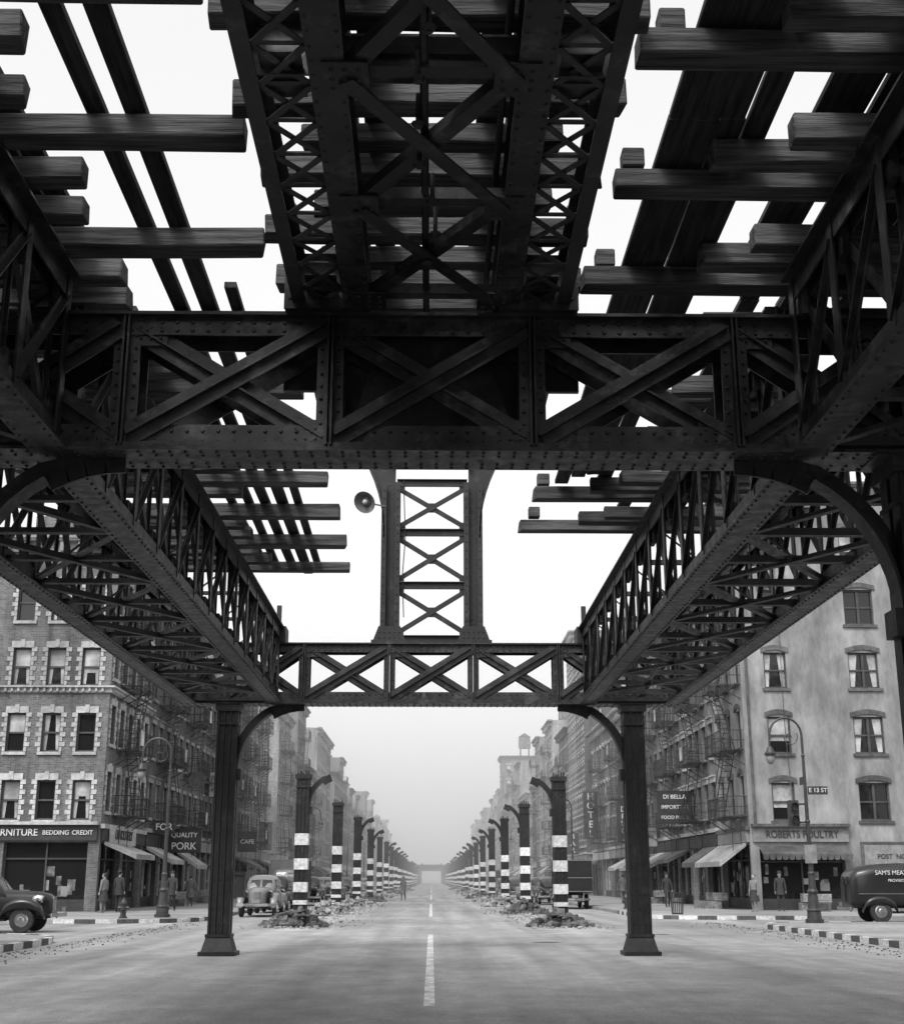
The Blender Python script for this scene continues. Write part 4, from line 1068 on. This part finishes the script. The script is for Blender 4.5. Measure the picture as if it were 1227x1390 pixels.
# ---------------------------------------------------------------- people
SKIN=flatm('skin',.3,.6); HAIR=flatm('hair',.03)
def person(x,y,z,rz,coat,legs,walk=.0,h=1.72,hat=True,skirt=False):
    e=empty('pedestrian',(x,y,z),rz); k=h/1.72
    a=walk
    V=[(0,0,.95),(0,.0,1.15),(0,-.01,1.38),(0,0,1.47),
       (.09,0,.9),(.1,.22*a+.03,.5),(.1,.28*a-.05,.09),(.1,.28*a+.12,.04),
       (-.09,0,.9),(-.1,-.12*a+.04,.5),(-.1,-.45*a,.1+.05*a),(-.1,-.45*a+.15,.04),
       (.17,0,1.4),(.23,-.1*a,1.12),(.24,-.02*a+.06,.86),
       (-.17,0,1.4),(-.23,.1*a,1.12),(-.24,.26*a+.06,.88)]
    E=[(0,1),(1,2),(2,3),(0,4),(4,5),(5,6),(6,7),(0,8),(8,9),(9,10),(10,11),(2,12),(12,13),(13,14),(2,15),(15,16),(16,17)]
    rad=[(.15,.11),(.145,.1),(.16,.1),(.06,.06),(.1,.1),(.07,.07),(.05,.05),(.045,.03),(.1,.1),(.07,.07),(.05,.05),(.045,.03),(.07,.07),(.052,.052),(.036,.036),(.07,.07),(.052,.052),(.036,.036)]
    me=bpy.data.meshes.new('body'); me.from_pydata([(p[0]*k,p[1]*k,p[2]*k) for p in V],E,[]); me.materials.append(coat)
    ob=bpy.data.objects.new('body',me); sc.collection.objects.link(ob); ob.parent=e
    sk=ob.modifiers.new('skin','SKIN'); 
    if not me.skin_vertices: me.skin_vertices.new()
    for i,r in enumerate(rad): me.skin_vertices[0].data[i].radius=(r[0]*k,r[1]*k)
    me.skin_vertices[0].data[0].use_root=True
    ss=ob.modifiers.new('sub','SUBSURF'); ss.levels=1; ss.render_levels=1
    mb=MB(); c=(0,.02*k,1.6*k); mb.ell(c,(.078*k,.095*k,.12*k),14,10); mb.ell((0,.12*k,1.585*k),(.014,.022,.025),8,6); mb.ell((.08*k,.01,1.59*k),(.012,.02,.03),6,5); mb.ell((-.08*k,.01,1.59*k),(.012,.02,.03),6,5); mb.cyl((0,0,1.45*k),(0,.01,1.53*k),.055*k,.05*k,10)
    for (hx,hy,hz) in((.24*k,(-.02*a+.07)*k,.83*k),(-.24*k,(.26*a+.07)*k,.85*k)):
        mb.ell((hx,hy,hz),(.02,.04,.045),8,6)
        for i in range(4): mb.tube([(hx,hy-.025+i*.018,hz-.035),(hx*.98,hy-.02+i*.018,hz-.07),(hx*.93,hy-.012+i*.017,hz-.095+.006*abs(i-1.5))],[.009,.008,.006],6)
        mb.tube([(hx,hy+.03,hz+.01),(hx*.95,hy+.055,hz-.02),(hx*.92,hy+.055,hz-.045)],[.011,.009,.007],6)
    mb.make('head_and_hands',SKIN,e,local=True,smooth=True)
    mb=MB()
    for s in(-1,1): mb.ell((s*.03*k,.108*k,1.61*k),(.012,.008,.007),6,4)
    mb.ell((0,.108*k,1.545*k),(.022,.008,.005),6,4)
    mb.ell((0,-.015*k,1.635*k),(.084*k,.095*k,.1*k),12,8)
    mb.make('hair',HAIR,e,local=True,smooth=True)
    if hat:
        mb=MB(); mb.cyl((0,.01,1.665*k),(0,.01,1.675*k),.15*k,.15*k,18); mb.cyl((0,.01,1.675*k),(0,.01,1.77*k),.098*k,.085*k,16); mb.make('hat',coat,e,local=True)
    mb=MB()
    if skirt: mb.cyl((0,0,1.02*k),(0,0,.5*k),.15*k,.24*k,16)
    else: mb.cyl((0,0,1.0*k),(0,0,.72*k),.165*k,.2*k,16,False)
    mb.make('coat_hem',legs if skirt else coat,e,local=True)
C1=flatm('cloth_dark',.03); C2=flatm('cloth_grey',.1); C3=flatm('cloth_light',.4); C4=flatm('cloth_mid',.18)
for a in [(-13.6,62.3,.135,-.4,C1,C1,0,1.75,True,False),(-14.1,61.6,.135,1.2,C4,C1,0,1.65,False,True),(-11.6,64.0,.135,3.1,C1,C2,.6,1.72,True,False),
 (-2.1,108,0,3.0,C2,C1,.8,1.72,True,False),(14.3,62.8,.135,2.4,C4,C1,.1,1.6,False,True),(12.3,74,.135,3.1,C1,C2,.7,1.7,True,False),(-12.8,76,.135,.1,C2,C2,.5,1.6,False,True),
 (15.8,64.2,.135,3.0,C1,C1,0,1.72,True,False),(11.6,86,.135,.2,C2,C1,.6,1.7,True,False),(-11.8,90,.135,3.0,C1,C1,.6,1.72,True,False)]:
    person(*a)

# ---------------------------------------------------------------- haze
if HAZE:
    mb=MB(); mb.box(-60,60,80,900,.2,40)
    m=bpy.data.materials.new('haze'); m.use_nodes=True; nt=m.node_tree; nt.nodes.clear()
    o=nt.nodes.new('ShaderNodeOutputMaterial'); v=nt.nodes.new('ShaderNodeVolumeScatter'); v.inputs['Density'].default_value=.0026; v.inputs['Color'].default_value=(1,1,1,1); v.inputs['Anisotropy'].default_value=.0
    nt.links.new(v.outputs[0],o.inputs['Volume'])
    mb.make('street_haze',m)
# ---------------------------------------------------------------- world, sun, camera
w=bpy.data.worlds.new('World'); sc.world=w; w.use_nodes=True; nt=w.node_tree
bg=nt.nodes['Background']; sky=nt.nodes.new('ShaderNodeTexSky'); sky.sky_type='NISHITA'; sky.sun_disc=False
EV,AZ=48,205
sky.sun_elevation=math.radians(EV); sky.sun_rotation=math.radians(AZ); sky.dust_density=6; sky.air_density=1.2; sky.ozone_density=1
bw=nt.nodes.new('ShaderNodeRGBToBW'); nt.links.new(sky.outputs[0],bw.inputs[0])
ov=nt.nodes.new('ShaderNodeMath'); ov.operation='MULTIPLY_ADD'; ov.inputs[1].default_value=1.0; ov.inputs[2].default_value=4.6
nt.links.new(bw.outputs[0],ov.inputs[0]); nt.links.new(ov.outputs[0],bg.inputs[0]); bg.inputs[1].default_value=.15
L=bpy.data.lights.new('sun','SUN'); L.energy=1.4; L.angle=math.radians(12); L.color=(1,1,1)
so=bpy.data.objects.new('sun',L); sc.collection.objects.link(so)
az=math.radians(AZ); d=Vector((math.sin(az)*math.cos(math.radians(EV)),math.cos(az)*math.cos(math.radians(EV)),math.sin(math.radians(EV))))
so.rotation_euler=d.to_track_quat('Z','Y').to_euler(); so.location=(0,0,60)
cam=bpy.data.cameras.new('camera'); co=bpy.data.objects.new('camera',cam); sc.collection.objects.link(co); sc.camera=co
cam.sensor_fit='HORIZONTAL'; cam.sensor_width=36; f=1850; cam.lens=f/1227*36; cam.shift_y=-45/1227; cam.clip_end=5000; cam.clip_start=.1
co.location=(0.02,0,H); co.rotation_euler=(math.radians(90)+math.atan(545/f),0,math.radians(-.83))
sc.view_settings.view_transform='Standard'; sc.view_settings.look='None'; sc.view_settings.exposure=0
